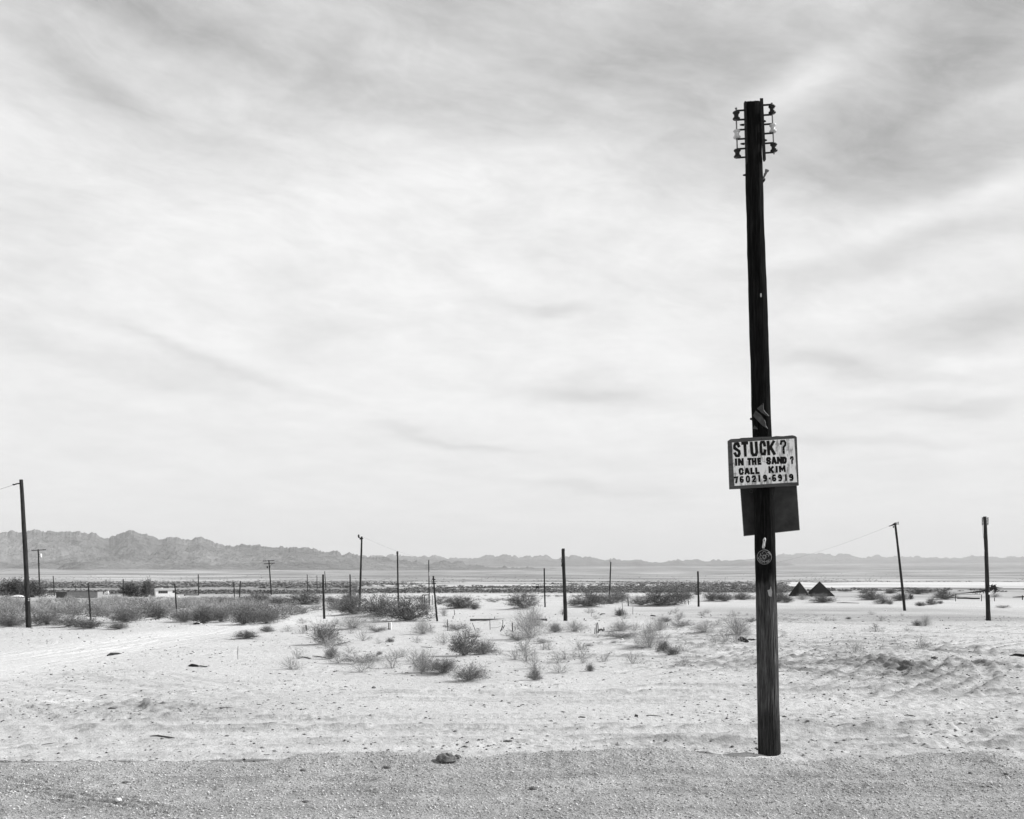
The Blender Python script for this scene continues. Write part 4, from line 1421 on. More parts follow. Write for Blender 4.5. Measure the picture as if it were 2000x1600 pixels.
art = MB()
def arc(cx_, cy_, r_, a0, a1, n_=24, ry=None):
    ry = r_ if ry is None else ry
    return [(cx_ + r_ * math.cos(t), cy_ + ry * math.sin(t)) for t in np.linspace(R(a0), R(a1), n_)]
stroke(art, arc(0, 0, 375, 0, 360, 56), 11)
stroke(art, arc(0, 10, 75, 0, 360, 20), 20)
for k in range(10):
    t = k * math.pi / 5
    c_, s_ = math.cos(t), math.sin(t)
    stroke(art, [(75 * c_ - 25 * s_, 10 + 75 * s_ + 25 * c_), (135 * c_, 10 + 135 * s_), (75 * c_ + 25 * s_, 10 + 75 * s_ - 25 * c_)], 12)
stroke(art, arc(0, 90, 125, 20, 160, 16, 210), 12)
stroke(art, arc(-120, 20, 110, 120, 250, 14), 14)
stroke(art, arc(150, 70, 75, -40, 200, 18), 16)
stroke(art, arc(150, 80, 160, 5, 85, 14), 26)
stroke(art, [(-200, 190), (-190, 110), (-150, 60)], 18)
stroke(art, [(-320, -20), (-290, -90), (-240, -120)], 22)
stroke(art, arc(-170, -140, 50, 0, 360, 14), 14)
stroke(art, [(0, -120), (0, -330)], 14)
stroke(art, [(0, -230), (-90, -260), (-180, -270), (-290, -170)], 16)
stroke(art, [(0, -230), (-80, -210), (-130, -170)], 16)
stroke(art, [(10, -260), (90, -220), (170, -180), (270, -130), (250, -220), (170, -290), (90, -240)], 15)
stroke(art, [(100, -215), (200, -230), (240, -170)], 13)
art.obj('flower_drawing', M['print_grey'], disc)

# ---- white hanging tube above the emblem
tb = at(1492.2, 1061, PD - .16)
tube = tag(MB().lathe((0, 0, 0), (-.14, 0, -1), [(-11 * K, .4 * K), (-9.6 * K, 1.6 * K), (-7.5 * K, 2.8 * K), (-4.5 * K, 2.9 * K), (-2.5 * K, 2.3 * K), (3 * K, 2.4 * K), (6.6 * K, 3 * K), (7 * K, 2.4 * K), (10 * K, 2.3 * K), (10.3 * K, 1 * K)], 14)
    .obj('porcelain_tube', M['white_glaze'], None, tuple(tb), smooth=True), 'small white tubular knob nailed to the big pole above the round emblem', 'knob')
MB().lathe((-.001, -2.7 * K, 5.2 * K), (0, -1, 0), [(0, 1.0 * K), (.004, .9 * K)], 8).obj('hole', M['black_paint'], tube)

# ---- torn strips above the sign
tp = at(*crop(500, 160), PD - .165)
strip = thing('torn_strips', 'torn grey strips of sheeting nailed slantwise to the big pole just above the sign', 'scrap', tp)


def tl(cx_, cy_): return ((cx_ - 500) * K / sc_px, -(cy_ - 160) * K / sc_px)


for poly in ([(466, 86), (505, 48), (520, 60), (521, 105), (560, 140), (573, 158), (545, 148), (500, 118)],
             [(428, 150), (452, 104), (500, 142), (535, 195), (545, 235), (560, 268), (520, 245), (470, 195)],
             [(428, 268), (440, 240), (460, 255), (474, 274)]):
    MB().prism([tl(*q) for q in poly][::-1], random.uniform(0, .004), .01).obj('strip', M['paper'], strip)
MB().tube([(tl(*q)[0], -.006, tl(*q)[1]) for q in ((518, 40), (522, 100), (545, 128), (572, 155))], .0028, 5).obj('curled_edge', M['galv'], strip)
MB().tube([(tl(*q)[0], -.006, tl(*q)[1]) for q in ((530, 190), (540, 215), (542, 245), (560, 268))], .0028, 5).obj('curled_edge', M['galv'], strip)


# ------------------------------------------------------------------ the other poles
def shaft_mb(base, top, rb, rt, seg=10, seed=0, n=14):
    rg_ = random.Random(seed)
    pts, rad_ = [], []
    bend = rg_.uniform(-.02, .02)
    for i in range(n):
        t = i / (n - 1)
        q = base.lerp(top, t)
        q = q + Vector((bend * math.sin(t * math.pi) * 1.2 + rg_.uniform(-.006, .006), rg_.uniform(-.006, .006), 0))
        pts.append(q)
        rad_.append((rb + (rt - rb) * t) * rg_.uniform(.94, 1.06))
    return MB().tube(pts, rad_, seg)


POLES = []
def pole(bx, by, tx, ty, wb, wt, label, simple_=True, cat='utility pole', group='wooden utility poles', name='utility_pole', sink=.3):
    g = ground(bx, by)
    d = g.y
    k = d / F
    z = gz(g.x, g.y)
    top = at(tx, ty, d) - Vector((g.x, g.y, z))
    m_ = shaft_mb(Vector((0, 0, -sink)), top, wb * k / 2 * 1.14, wt * k / 2 * 1.14, 12 if wb > 6 else 8, int(bx))
    if simple_:
        o_ = m_.obj(name, M['far_pole'], None, (g.x, g.y, z), smooth=True)
        tag(o_, label, cat, group)
        return o_, d, k, top
    root = thing(name, label, cat, (g.x, g.y, z), group)
    m_.obj('shaft', M['far_pole'], root, smooth=True)
    return root, d, k, top


def rel(root, d, px, py, dy=0.0):
    return at(px, py, d + dy) - Vector(root.location)


def wire(name, pts, label, rad_=.008):
    m_ = MB().tube(pts, rad_, 4)
    o_ = m_.obj(name, M['wire'])
    tag(o_, label, 'wire')
    return o_


def sag(p0, p1, s, n=14):
    return [p0.lerp(p1, i / (n - 1)) - Vector((0, 0, s * 4 * (i / (n - 1)) * (1 - i / (n - 1)))) for i in range(n)]


# left tall pole with wire
r_, d, k, top = pole(56.5, 1226, 41.5, 937, 9.5, 6, 'tall dark pole at the far left, a wire running off left from its top', False)
MB().tube([rel(r_, d, 43, 944), rel(r_, d, 33, 945), rel(r_, d, 27, 947)], .03, 6).obj('insulator', M['iron'], r_)
MB().tube([rel(r_, d, 27, 945.5), rel(r_, d, 26, 948)], .045, 6).obj('insulator', M['iron'], r_)
for q in (1169.5, 1173):
    MB().lathe(rel(r_, d, 56, q, -.13), (0, -1, 0), [(0, .03), (.02, .025)], 8).obj('tag_plate', M['white_glaze'], r_)
wire('overhead_wire', sag(at(27, 947, d), at(-160, 985, d - 12), .12), 'single wire running out of the picture from the tall pole at the far left')
# T pole with pale can
r_, d, k, top = pole(77.8, 1162, 74.6, 1073, 3.0, 2.2, 'pole with one crossarm and a pale transformer can behind the tall left pole', False)
MB().box(rel(r_, d, 75.7, 1074.7), (28 * k, .14, 1.5 * k), Matrix.Rotation(R(-3.0), 3, 'Y')).obj('crossarm', M['far_pole'], r_)
for q in (62.5, 66, 85, 88.5): MB().lathe(rel(r_, d, q, 1074), (0, 0, 1), [(0, .06), (.12, .09), (.22, .05)], 8).obj('insulator', M['iron'], r_)
MB().lathe(rel(r_, d, 79.8, 1089.5, -.25), (0, 0, 1), [(0, 1.6 * k), (.3, 1.9 * k), (7.4 * k, 1.9 * k), (8.2 * k, .6 * k)], 12).obj('transformer', M['white_paint'], r_, smooth=True)
for q in (1083, 1087, 1101, 1104): MB().tube([rel(r_, d, 74.0, q), rel(r_, d, 78.5, q)], .1, 6).obj('bracket', M['iron'], r_)
tp_ = at(74.5, 1100, d)
wire('overhead_wire', sag(tp_, at(-120, 1126, d - 20), .6), 'upper of the two wires sagging left from the crossarm pole at left', .012)
wire('overhead_wire', sag(at(74.5, 1102, d), at(-120, 1131, d - 20), .8), 'lower of the two wires sagging left from the crossarm pole at left', .012)

pole(106.3, 1164, 103.8, 1125, 1.8, 1.6, 'thin short pole left of the long low grey shed')
pole(147.3, 1158, 146.8, 1142, .9, .8, 'very thin post rising behind the long low grey shed')
pole(177.3, 1212, 172, 1139, 3.2, 2.3, 'short dark pole in front of the long low grey shed')
pole(241, 1164, 240.6, 1131, 2.0, 1.8, 'short pole rising out of the dark leafy tree left of the trailer')
pole(346.2, 1203, 341.3, 1141, 3.0, 2.2, 'slightly leaning pole just in front of the right end of the white trailer')
r_, d, k, top = pole(388, 1162, 387.2, 1122, 2.0, 1.7, 'upright pole right of the white trailer with a scrap hanging from its guy wire', False)
MB().tube([rel(r_, d, 384, 1127.5), rel(r_, d, 390.5, 1127)], .05, 5).obj('peg', M['iron'], r_)
MB().lathe(rel(r_, d, 384, 1145), (1, 0, 0), [(-.2, .05), (0, .12), (.25, .05)], 6).obj('insulator', M['iron'], r_)
wire('guy_wire', sag(at(387, 1144, d), at(346, 1149, d + 2), .15), 'wire from the upright pole right of the trailer down towards the trailer roof', .015)
pole(458.5, 1168, 456.8, 1137, 2.1, 1.9, 'left pole of the pair of short poles left of the transformer pole')
pole(467.8, 1171, 469.5, 1135, 2.6, 2.0, 'right pole of the pair of short poles left of the transformer pole')
# double crossarm pole
r_, d, k, top = pole(530.2, 1162, 525, 1094, 2.6, 1.8, 'leaning pole with two crossarms and transformers in the back of the left thicket', False)
MB().box(rel(r_, d, 525, 1095.4), (22 * k, .14, 1.2 * k), Matrix.Rotation(R(-3.5), 3, 'Y')).obj('crossarm', M['far_pole'], r_)
MB().box(rel(r_, d, 526.4, 1100.6), (21 * k, .14, 1.2 * k), Matrix.Rotation(R(-3.5), 3, 'Y')).obj('crossarm', M['far_pole'], r_)
MB().tube([rel(r_, d, 533, 1100.5), rel(r_, d, 527, 1106)], .05, 5).obj('brace', M['iron'], r_)
MB().lathe(rel(r_, d, 522.2, 1110, -.2), (0, 0, 1), [(0, 1.2 * k), (3.8 * k, 1.2 * k), (4.4 * k, .4 * k)], 10).obj('transformer', M['iron'], r_)
MB().lathe(rel(r_, d, 526.6, 1109, -.3), (0, 0, 1), [(0, 1.4 * k), (3.4 * k, 1.4 * k), (4.0 * k, .4 * k)], 10).obj('transformer', M['iron'], r_)
for q in (515, 518, 532, 535): MB().lathe(rel(r_, d, q, 1095), (0, 0, 1), [(0, .05), (.12, .08), (.2, .05)], 6).obj('insulator', M['iron'], r_)
g2_ = at(525, 1114, d)
wire('overhead_wire', sag(g2_, at(388, 1127.5, d * .96), 1.2), 'thin wire from the double crossarm pole towards the trailer pole', .012)
pole(600.3, 1159, 600, 1122, 1.4, 1.2, 'left of the two thin far poles left of the thick short pole')
pole(619.5, 1159, 619, 1124, 1.2, 1.0, 'right of the two thin far poles left of the thick short pole')
pole(637, 1158, 634.2, 1116, 1.6, 1.1, 'thin far pole whose top shows just right of the thick short pole')
wire('overhead_wire', sag(at(600, 1123.5, 400), at(618.7, 1126, 400), .4), 'short wire slung between the two thin far poles', .02)
pole(634.2, 1209, 631, 1122, 4.4, 3.4, 'thick short black pole standing on sand right of the left thicket')
pole(685.3, 1181, 683.7, 1122, 2.5, 2.2, 'short black pole left of the tall pole with the short top bar')
# 705 pole
r_, d, k, top = pole(701.5, 1194, 706.5, 1048, 4.2, 2.8, 'tall pole with a short bar and insulators at its top, left of middle', False)
MB().box(rel(r_, d, 704.5, 1051), (9.5 * k, .12, 1.5 * k), Matrix.Rotation(R(12), 3, 'Y')).obj('crossarm', M['far_pole'], r_)
MB().tube([rel(r_, d, 702.5, 1053), rel(r_, d, 709, 1051.5)], .055, 6).obj('crossarm', M['iron'], r_)
MB().lathe(rel(r_, d, 700.5, 1049.5), (0, 0, 1), [(0, .06), (.08, .07), (.2, .05)], 8).obj('insulator', M['iron'], r_)
MB().lathe(rel(r_, d, 700.2, 1046.5), (0, 0, 1), [(0, .03), (.04, .04), (.08, .02)], 8).obj('insulator', M['iron'], r_)
wire('overhead_wire', sag(at(708, 1048.5, d), at(905, 1093, d + 60), .8), 'fine wire sagging right from the tall pole with the short top bar', .0045)
r_, d, k, top = pole(778.8, 1190, 776.6, 1077, 3.2, 2.4, 'tall pole with pegs at its top left, rising behind the widest dark bush', False)
for q in (1078.5, 1081, 1084): MB().tube([rel(r_, d, 774, q), rel(r_, d, 777, q)], .045, 6).obj('peg', M['iron'], r_)
r_, d, k, top = pole(838.6, 1183, 837.3, 1094, 1.9, 1.7, 'slim pole with a bleached band halfway, standing at the square pipe frame', False)
MB().tube([rel(r_, d, 837.7, 1117.2), rel(r_, d, 837.9, 1125)], 1.02 * k, 8).obj('bleached_band', M['pale_wood'], r_)
r_, d, k, top = pole(855.2, 1214, 846.3, 1125, 3.4, 2.6, 'clearly leaning pole with wire scraps near its top, in the middle', False)
MB().tube([rel(r_, d, 845, 1130), rel(r_, d, 843.2, 1134), rel(r_, d, 845, 1139), rel(r_, d, 843, 1146), rel(r_, d, 846, 1150)], .012, 4).obj('wire_scrap', M['iron'], r_)
MB().tube([rel(r_, d, 844.5, 1131), rel(r_, d, 850.5, 1132)], .03, 5).obj('peg', M['iron'], r_)
MB().tube([rel(r_, d, 845, 1139.5), rel(r_, d, 851.5, 1140)], .03, 5).obj('peg', M['iron'], r_)
pole(1064.8, 1186, 1063, 1110, 2.6, 2.3, 'slender pole between the dark dome bush and the thick cut off pole')
# thick cut off pole
r_, d, k, top = pole(1105, 1213, 1099.5, 1073, 7, 5.4, 'thick pole with a notched cut off top in the middle of the picture', False)
MB().box(rel(r_, d, 1100.2, 1074.5), (5.6 * k, 5.2 * k, 6 * k)).obj('cut_top', M['far_pole'], r_, bevel=.01)
MB().tube([rel(r_, d, 1097.5, 1093), rel(r_, d, 1096.2, 1096), rel(r_, d, 1097.4, 1101), rel(r_, d, 1096.8, 1107)], .012, 4).obj('wire_scrap', M['iron'], r_)
for q in (1092.5, 1096, 1104): MB().tube([rel(r_, d, 1096, q), rel(r_, d, 1099, q)], .02, 5).obj('peg', M['iron'], r_)
r_, d, k, top = pole(1190, 1176, 1193, 1098, 2.6, 2.1, 'slender dark pole rising from grey bushes right of the thick cut off pole', False)
MB().tube([rel(r_, d, 1191.6, 1099), rel(r_, d, 1191.5, 1094.5)], .03, 5).obj('spike', M['iron'], r_)
pole(1364.6, 1185, 1363, 1116, 3.6, 3.1, 'lone square topped pole left of the big sign pole')
# right leaning
r_, d, k, top = pole(1768, 1193, 1748, 1021, 5.0, 3.6, 'tall leaning pole with insulators and a wire to the left, right of the pyramids', False)
MB().box(rel(r_, d, 1748.5, 1024), (6.5 * k, .16, 2.6 * k), Matrix.Rotation(R(-10), 3, 'Y')).obj('crossarm', M['far_pole'], r_)
MB().tube([rel(r_, d, 1746, 1025), rel(r_, d, 1741, 1026.5), rel(r_, d, 1736, 1028)], [.05, .045, .03], 6).obj('dead_end_clamp', M['iron'], r_)
MB().tube([rel(r_, d, 1746, 1023), rel(r_, d, 1740, 1027)], .03, 6).obj('dead_end_clamp', M['iron'], r_)
for q in (1020.5, 1023.5):
    MB().lathe(rel(r_, d, 1754.5, q), (0, 0, 1), [(-.05, .05), (0, .02), (.05, .05)], 8).obj('insulator', M['galv'], r_)
    MB().tube([rel(r_, d, 1749, q), rel(r_, d, 1755, q)], .015, 5).obj('peg', M['iron'], r_)
MB().lathe(rel(r_, d, 1745, 1027.5), (0, 0, -1), [(0, .04), (.1, .05), (.15, .02)], 8).obj('insulator', M['iron'], r_)
wire('overhead_wire', sag(at(1736, 1028, d), at(1380, 1104, d + 90), 1.4), 'wire running down left from the tall leaning pole and passing behind the big pole', .0055)
# far right
r_, d, k, top = pole(1930.8, 1213, 1923.5, 1009, 8, 5.6, 'straight pole at the right edge with small insulators at both sides of its top', False)
for sx in (-1, 1):
    for q, mt in ((1013, 'iron'), (1018, 'iron'), (1023.5, 'dark_glaze')):
        xx_ = 1924 + sx * (5.6 if sx > 0 else 5.4)
        MB().lathe(rel(r_, d, xx_, q), (0, 0, 1), [(-.06, .045), (-.02, .02), (.02, .02), (.06, .045)], 8).obj('insulator', M[mt], r_)
        MB().tube([rel(r_, d, 1924 + sx * 2, q), rel(r_, d, xx_, q)], .012, 5).obj('peg', M['iron'], r_)
    MB().tube([rel(r_, d, 1924 + sx * 5.5, 1011.5), rel(r_, d, 1924 + sx * 5.5, 1026)], .01, 5).obj('rod', M['iron'], r_)
MB().tube([rel(r_, d, 1918.7, 1026), rel(r_, d, 1919.6, 1040), rel(r_, d, 1922.5, 1060)], .008, 4).obj('hanging_wire', M['iron'], r_)
MB().tube([rel(r_, d, 1929.2, 1157.6), rel(r_, d, 1929.4, 1161.4)], 3.9 * k, 12).obj('white_band', M['white_paint'], r_)


# ------------------------------------------------------------------ buildings and oddments
def gpos(px, py):
    g = ground(px, py); return Vector((g.x, g.y, gz(g.x, g.y)))


# white trailer
g = gpos(323, 1166.5); d = g.y; k = d / F
tr = thing('camper_trailer', 'small white camper trailer with a dark window band beside dark trees', 'trailer', g)
tr.rotation_euler = (0, 0, R(24))
w_, h_, dp = 37 * k, 15 * k, 2.0
MB().box((0, dp / 2, h_ / 2 + .02), (w_, dp, h_)).obj('body', M['white_paint'], tr, bevel=.06)
MB().box((.02, dp / 2, h_ + .08), (w_ + 2.2 * k, dp + .5, .12)).obj('roof', M['white_paint'], tr, bevel=.02)
for i in range(5):
    f_ = MB().box((-w_ / 2 + (7.2 + i * 3.5) * k, -.012, h_ - 5.0 * k), (3.3 * k, .03, 5.2 * k)).obj('window', M['galv'], tr)
    MB().box((-w_ / 2 + (7.2 + i * 3.5) * k, -.034, h_ - 5.0 * k), (2.9 * k, .01, 4.7 * k)).obj('pane', M['glass'], f_)
f_ = MB().box((w_ / 2 - 3.0 * k, -.012, h_ - 4.2 * k), (4.0 * k, .03, 4.8 * k)).obj('window', M['galv'], tr)
MB().box((w_ / 2 - 3.0 * k, -.034, h_ - 4.2 * k), (3.5 * k, .01, 4.3 * k)).obj('pane', M['glass'], f_)
MB().box((-w_ / 2 + 13.5 * k, dp / 2, h_ + .25), (.15, .15, .3)).obj('vent', M['white_paint'], tr)

# long low shed
g = gpos(150, 1168.5); d = g.y; k = d / F
sh = thing('low_shed', 'long low flat roofed grey shed with a darker left bay, behind the thicket', 'shed', g)
MB().box((10.5 * k, 1.5, 6.2 * k), (60 * k, 3, 12.4 * k)).obj('wall', M['grey_paint'], sh)
MB().box((-30.5 * k, 1.4, 5.6 * k), (20.5 * k, 2.6, 11.2 * k)).obj('dark_bay', M['dark_paint'], sh)
MB().box((-30.5 * k, 1.35, 11.7 * k), (21.5 * k, 3.1, 1.1 * k)).obj('bay_roof', M['dark_paint'], sh)
MB().box((10.5 * k, 1.5, 12.7 * k), (60.5 * k, 3.2, .06)).obj('roof', M['drywood'], sh)

# goal-like pipe frame on the left
g = gpos(74, 1162); d = g.y; k = d / F
fr = thing('pipe_gate', 'tall dark pipe frame like a gate behind the crossarm pole at left', 'frame', g)
for (x, h0) in ((-16.5, 28), (-5.2, 28), (16, 28)):
    MB().tube([(x * k, 0, -.3), (x * k, 0, h0 * k)], .055, 6).obj('leg', M['iron'], fr)
MB().tube([(-17 * k, 0, 28 * k), (16.4 * k, 0, 28.4 * k)], .06, 6).obj('top_bar', M['iron'], fr)
# small square frame
g = gpos(831, 1183); d = g.y; k = d / F
fr = thing('pipe_gate', 'small square dark pipe frame beside the slim pole in the middle', 'frame', g)
for (x, y_) in ((-6.4, 0), (-3.6, 1.2), (4.4, 1.6), (10.5, 2.0)):
    MB().tube([(x * k, y_, -.3), (x * k, y_, (20.5 if x < 9 else 20) * k)], .035, 6).obj('leg', M['iron'], fr)
MB().tube([(-6.8 * k, 0, 20.6 * k), (6.8 * k, 0, 20.9 * k)], .055, 6).obj('top_bar', M['iron'], fr)
MB().tube([(-6.4 * k, 0, 20.6 * k), (-3.6 * k, 1.2, 20.6 * k)], .04, 6).obj('side_bar', M['iron'], fr)

# upturned white hull and other pale things by the left tree
g = gpos(34, 1167.5); d = g.y; k = d / F
m_ = MB()
n_ = 10
prof = [(-12, 0), (-11, 1.6), (-6, 3.2), (0, 4.0), (6, 3.8), (10, 2.6), (12, .6)]
vs, fs = [], []
for i, (x, h) in enumerate(prof):
    for j in range(9):
        t = math.pi * j / 8
        vs.append((x * k, math.cos(t) * .8, .15 + math.sin(t) * h * k))
for i in range(len(prof) - 1):
    for j in range(8): fs.append((i * 9 + j, i * 9 + j + 1, (i + 1) * 9 + j + 1, (i + 1) * 9 + j))
m_.add(vs, fs)
hull = thing('upturned_boat', 'white upturned hull lying at the foot of the tree like bush at far left', 'boat', g)
m_.obj('hull', M['white_paint'], hull, smooth=True)
MB().box((0, 0, .08), (24 * k, 1.4, .15)).obj('gunwale', M['iron'], hull)
# pale scraps
for (px, py, w, h, lab, nm) in ((90, 1163.5, 6, 5, 'small pale box at the foot of the tall pipe frame', 'pale_box'),
                            (208, 1162, 9, 8, 'small pale heap of junk left of the dark leafy tree', 'junk_heap'),
                            (349, 1168, 5, 4, 'small white scrap just right of the white trailer', 'white_scrap')):
    g = gpos(px, py); k = g.y / F
    m_ = MB()
    for i in range(4):
        m_.box((random.uniform(-.3, .3) * w * k, random.uniform(-.2, .2), (.25 + .3 * random.random()) * h * k), (w * k * .5, .4, h * k * random.uniform(.4, .8)), Matrix.Rotation(random.uniform(-.5, .5), 3, 'Y'))
    tag(m_.obj(nm, M['white_paint'], None, g), lab, 'scrap')
# debris line at trailer pole
g = gpos(374, 1164); k = g.y / F
tag(MB().box((0, 0, .25), (29 * k, .3, .25)).box((-13 * k, 0, .12), (1.5 * k, .3, .5)).obj('timber_stack', M['drywood'], None, g), 'low dark timbers lying left of the upright pole by the trailer', 'timber')

# pyramids
for (px, py, wpx, hpx, rot, seam, lab) in ((1565, 1165, 36.5, 29.5, 27, True, 'black pyramid shaped hut with a pale seam, left of the pair'),
                                    (1607.5, 1165, 48, 29.5, 0, False, 'plain black pyramid shaped hut, right of the pair')):
    g = gpos(px, py); k = g.y / F
    rt = thing('pyramid_hut', lab, 'hut', g, 'two black pyramids on the flat')
    half = wpx * k / 2 / (math.cos(R(rot)) + abs(math.sin(R(rot)))) * (1.12 if rot else 1.0)
    h = hpx * k
    rm = Matrix.Rotation(R(rot), 3, 'Z')
    c4 = [rm @ Vector((sx * half, sy * half, 0)) + Vector((0, half, 0)) for sx, sy in ((-1, -1), (1, -1), (1, 1), (-1, 1))]
    ap = Vector((0, half, h))
    for i in range(4):
        a_, b_ = c4[i], c4[(i + 1) % 4]
        nn_ = (b_ - a_).cross(ap - a_).normalized() * -.04
        m_ = MB()
        m_.add([a_, b_, ap, a_ + nn_, b_ + nn_, ap + nn_], [(0, 1, 2), (5, 4, 3), (0, 3, 4, 1), (1, 4, 5, 2), (2, 5, 3, 0)])
        m_.obj('wall', M['pyramid'], rt)
    if seam:
        MB().tube([c4[1] + Vector((0, -.03, 0)), ap + Vector((0, -.03, 0))], .05, 5).obj('seam', M['seam'], rt)

# lookout box on legs
g = gpos(1050, 1160); d = g.y; k = d / F
lk = thing('lookout_seat', 'small dark box seat on thin legs far out on the scrub flat', 'stand', g)
for x in (-3.6, 2.2):
    for y_ in (0, 1.0): MB().tube([(x * k, y_, -.2), (x * k * .9, y_, 11 * k)], .05, 5).obj('leg', M['iron'], lk)
MB().box((-.6 * k, .5, 12.8 * k), (6 * k, 1.2, 4.6 * k)).obj('box', M['iron'], lk)
for (x, z, sx, sz2) in ((-3.2, 16.6, .8, 3.4), (2.0, 16.6, .8, 3.4), (-.6, 18.2, 6, .8)):
    MB().box((x * k, .5, z * k), (sx * k, .3, sz2 * k)).obj('back_frame', M['iron'], lk)
MB().tube([(2 * k, .4, 13.5 * k), (9 * k, .4, 13.2 * k)], .07, 5).obj('side_bar', M['iron'], lk)
# distant white building
q = at(1166.5, 1142.8, 1500)
g = Vector((q.x, q.y, gz(q.x, q.y))); k = g.y / F
wb = thing('far_building', 'tiny white building far out on the pale flat, right of the middle', 'building', g)
MB().box((0, 3, 1.6 * k), (6.5 * k, 6, 3.2 * k)).obj('wall', M['white_paint'], wb)
MB().box((0, 3, 3.3 * k), (6.9 * k, 6.4, .3 * k)).obj('roof', M['grey_paint'], wb)
MB().box((-4.5 * k, 3, 1.2 * k), (2 * k, 4, 2.4 * k)).obj('annex', M['grey_paint'], wb)


# ------------------------------------------------------------------ fence posts, stubs, rods
def post(x0, y0, x1, y1, w, label, mat='drywood', name='fence_post', group='old fence posts and stubs', cat='post'):
    g = ground(x0, y0); z = gz(g.x, g.y); k = g.y / F
    top = at(x1, y1, g.y) - Vector((g.x, g.y, z))
    m_ = shaft_mb(Vector((0, 0, -.15)), top, w * k / 2, w * k / 2 * .85, 7, int(x0 * 3), 6)
    o_ = m_.obj(name, M[mat], None, (g.x, g.y, z), smooth=True)
    tag(o_, label, cat, group)
    return o_, g.y, k


post(599.5, 1233, 597.5, 1221, 3, 'short dark stub post touching the large dense grey bush', 'iron')
post(874.7, 1232, 873.8, 1210, 1.7, 'tall thin fence post at the left end of the broken fence')
post(841.5, 1233, 841.2, 1220, 1.2, 'small metal fence post between the thin pale bush and the broken fence', 'iron')
post(902.5, 1222, 902.2, 1216, 1.2, 'tiny post stub behind the fine grey bush')
post(887.3, 1202, 887, 1191, 1.2, 'thin rod behind the broken fence, right of the leaning pole', 'iron')
post(885.6, 1209, 885.4, 1203, 1.6, 'tiny stub just below the thin rod right of the leaning pole', 'iron')
post(930.5, 1232, 922.5, 1217, 1.3, 'leaning thin post, second in the broken fence', 'drywood')
post(957.3, 1230, 956.6, 1208, 1.5, 'upright post in the middle of the broken fence')
post(982.5, 1226, 982, 1211, 1.4, 'upright post directly behind the crossed slanting posts')
post(975, 1233.5, 981, 1223, 2.2, 'left of the two crossed slanting broken posts', 'iron')
post(978.5, 1231, 986, 1221, 1.8, 'right of the two crossed slanting broken posts', 'iron')
post(1001.3, 1233.5, 1000.3, 1216, 2.6, 'black charred post left of the big hazy pale bush', 'iron')
post(1005, 1233, 1006, 1223.5, 1.5, 'small bent stub beside the black charred post', 'iron')
post(967.2, 1208, 966.5, 1204.5, 1.4, 'tiny peg standing behind the long half buried board', 'iron')
post(1054, 1210, 1052.5, 1205, 1.1, 'left one of the two pegs at the right end of the half buried board', 'iron')
post(1066, 1208, 1064.5, 1204, 1.1, 'right one of the two pegs at the right end of the half buried board', 'iron')
post(1216.4, 1198, 1215, 1170, 1.1, 'tall thin rod rising from the small dark cushion bush', 'drywood')
post(1236.8, 1200, 1236.3, 1185, 1.0, 'thin rod right of the small dark cushion bush', 'drywood')
post(1227.5, 1184, 1226, 1167, 2.4, 'thick short weathered post at the left end of the long hummock thicket', 'drywood')
post(1140.5, 1212, 1141.3, 1207.5, 1.8, 'short black stub on bare sand right of the thick cut off pole', 'iron')
post(1098.6, 1202, 1098.4, 1195.5, 1.3, 'tiny stub just left of the thick cut off pole', 'iron')
post(1155.3, 1204, 1155.2, 1196, .8, 'hair thin rod on the sand right of the thick cut off pole', 'iron')
post(1345, 1181, 1344.7, 1172, 1.6, 'short stump right of the long hummock thicket', 'drywood')
post(1304.5, 1224, 1303.8, 1217.5, 1.6, 'small tilted stub among the pale thin bushes', 'iron')
post(465.6, 1288, 465.3, 1262, 1.0, 'thin upright stake on open sand below the low dark bush', 'drywood')
post(272.7, 1208, 275, 1199, 1.4, 'small tilted stick at the edge of the white sand patch on the left', 'drywood')
post(295, 1213, 295, 1209.5, 1.8, 'left of two tiny stubs on the white sand patch', 'iron')
post(304.5, 1212, 304.3, 1209, 1.5, 'right of two tiny stubs on the white sand patch', 'iron')
post(611, 1167, 610.8, 1165, 1.6, 'tiny dark stub behind the back row bushes left of the thick short pole', 'iron')
# stump group
cnt = 0
for (x0, y0, x1, y1, w, lab) in ((1163.3, 1238, 1162.6, 1226, 2.0, 'left and shortest stump of the broken stump group'), (1165.5, 1237.5, 1164.4, 1217.5, 2.2, 'second stump of the broken stump group'),
                           (1168.0, 1237, 1166.8, 1216, 2.4, 'tallest stump in the middle of the broken stump group'), (1180, 1233, 1179.2, 1225.5, 2.6, 'separate stump at the right end of the broken stump group')):
    post(x0, y0, x1, y1, w, lab, 'drywood', 'broken_stump', 'broken stumps in the sand', 'stump')
g = gpos(1172, 1235); k = g.y / F
tag(MB().tube([(-3 * k, 0, .06), (2 * k, .02, .1), (7 * k, 0, .05)], .05, 6).obj('fallen_log', M['drywood'], None, g), 'small fallen log joining the broken stumps', 'log')
g = gpos(762, 1229.5); k = g.y / F
cs_ = thing('concrete_stub', 'white concrete stub standing on the sand below the widest dark bush', 'post', g)
MB().box((.3 * k, 0, 6.8 * k), (4.6 * k, .12, 14.2 * k), Matrix.Rotation(R(1), 3, 'Y')).obj('slab', M['white_paint'], cs_, bevel=.01)
MB().box((-2.8 * k, .02, 6.5 * k), (1.6 * k, .14, 13.4 * k)).obj('stake', M['drywood'], cs_)
MB().box((-1.6 * k, 0, .7 * k), (6.6 * k, .18, 1.6 * k)).obj('foot', M['iron'], cs_)
g = gpos(869.5, 1227); k = g.y / F
ls = thing('bent_sign_stub', 'small dark L shaped plate standing left of the tall thin fence post', 'sign stub', g)
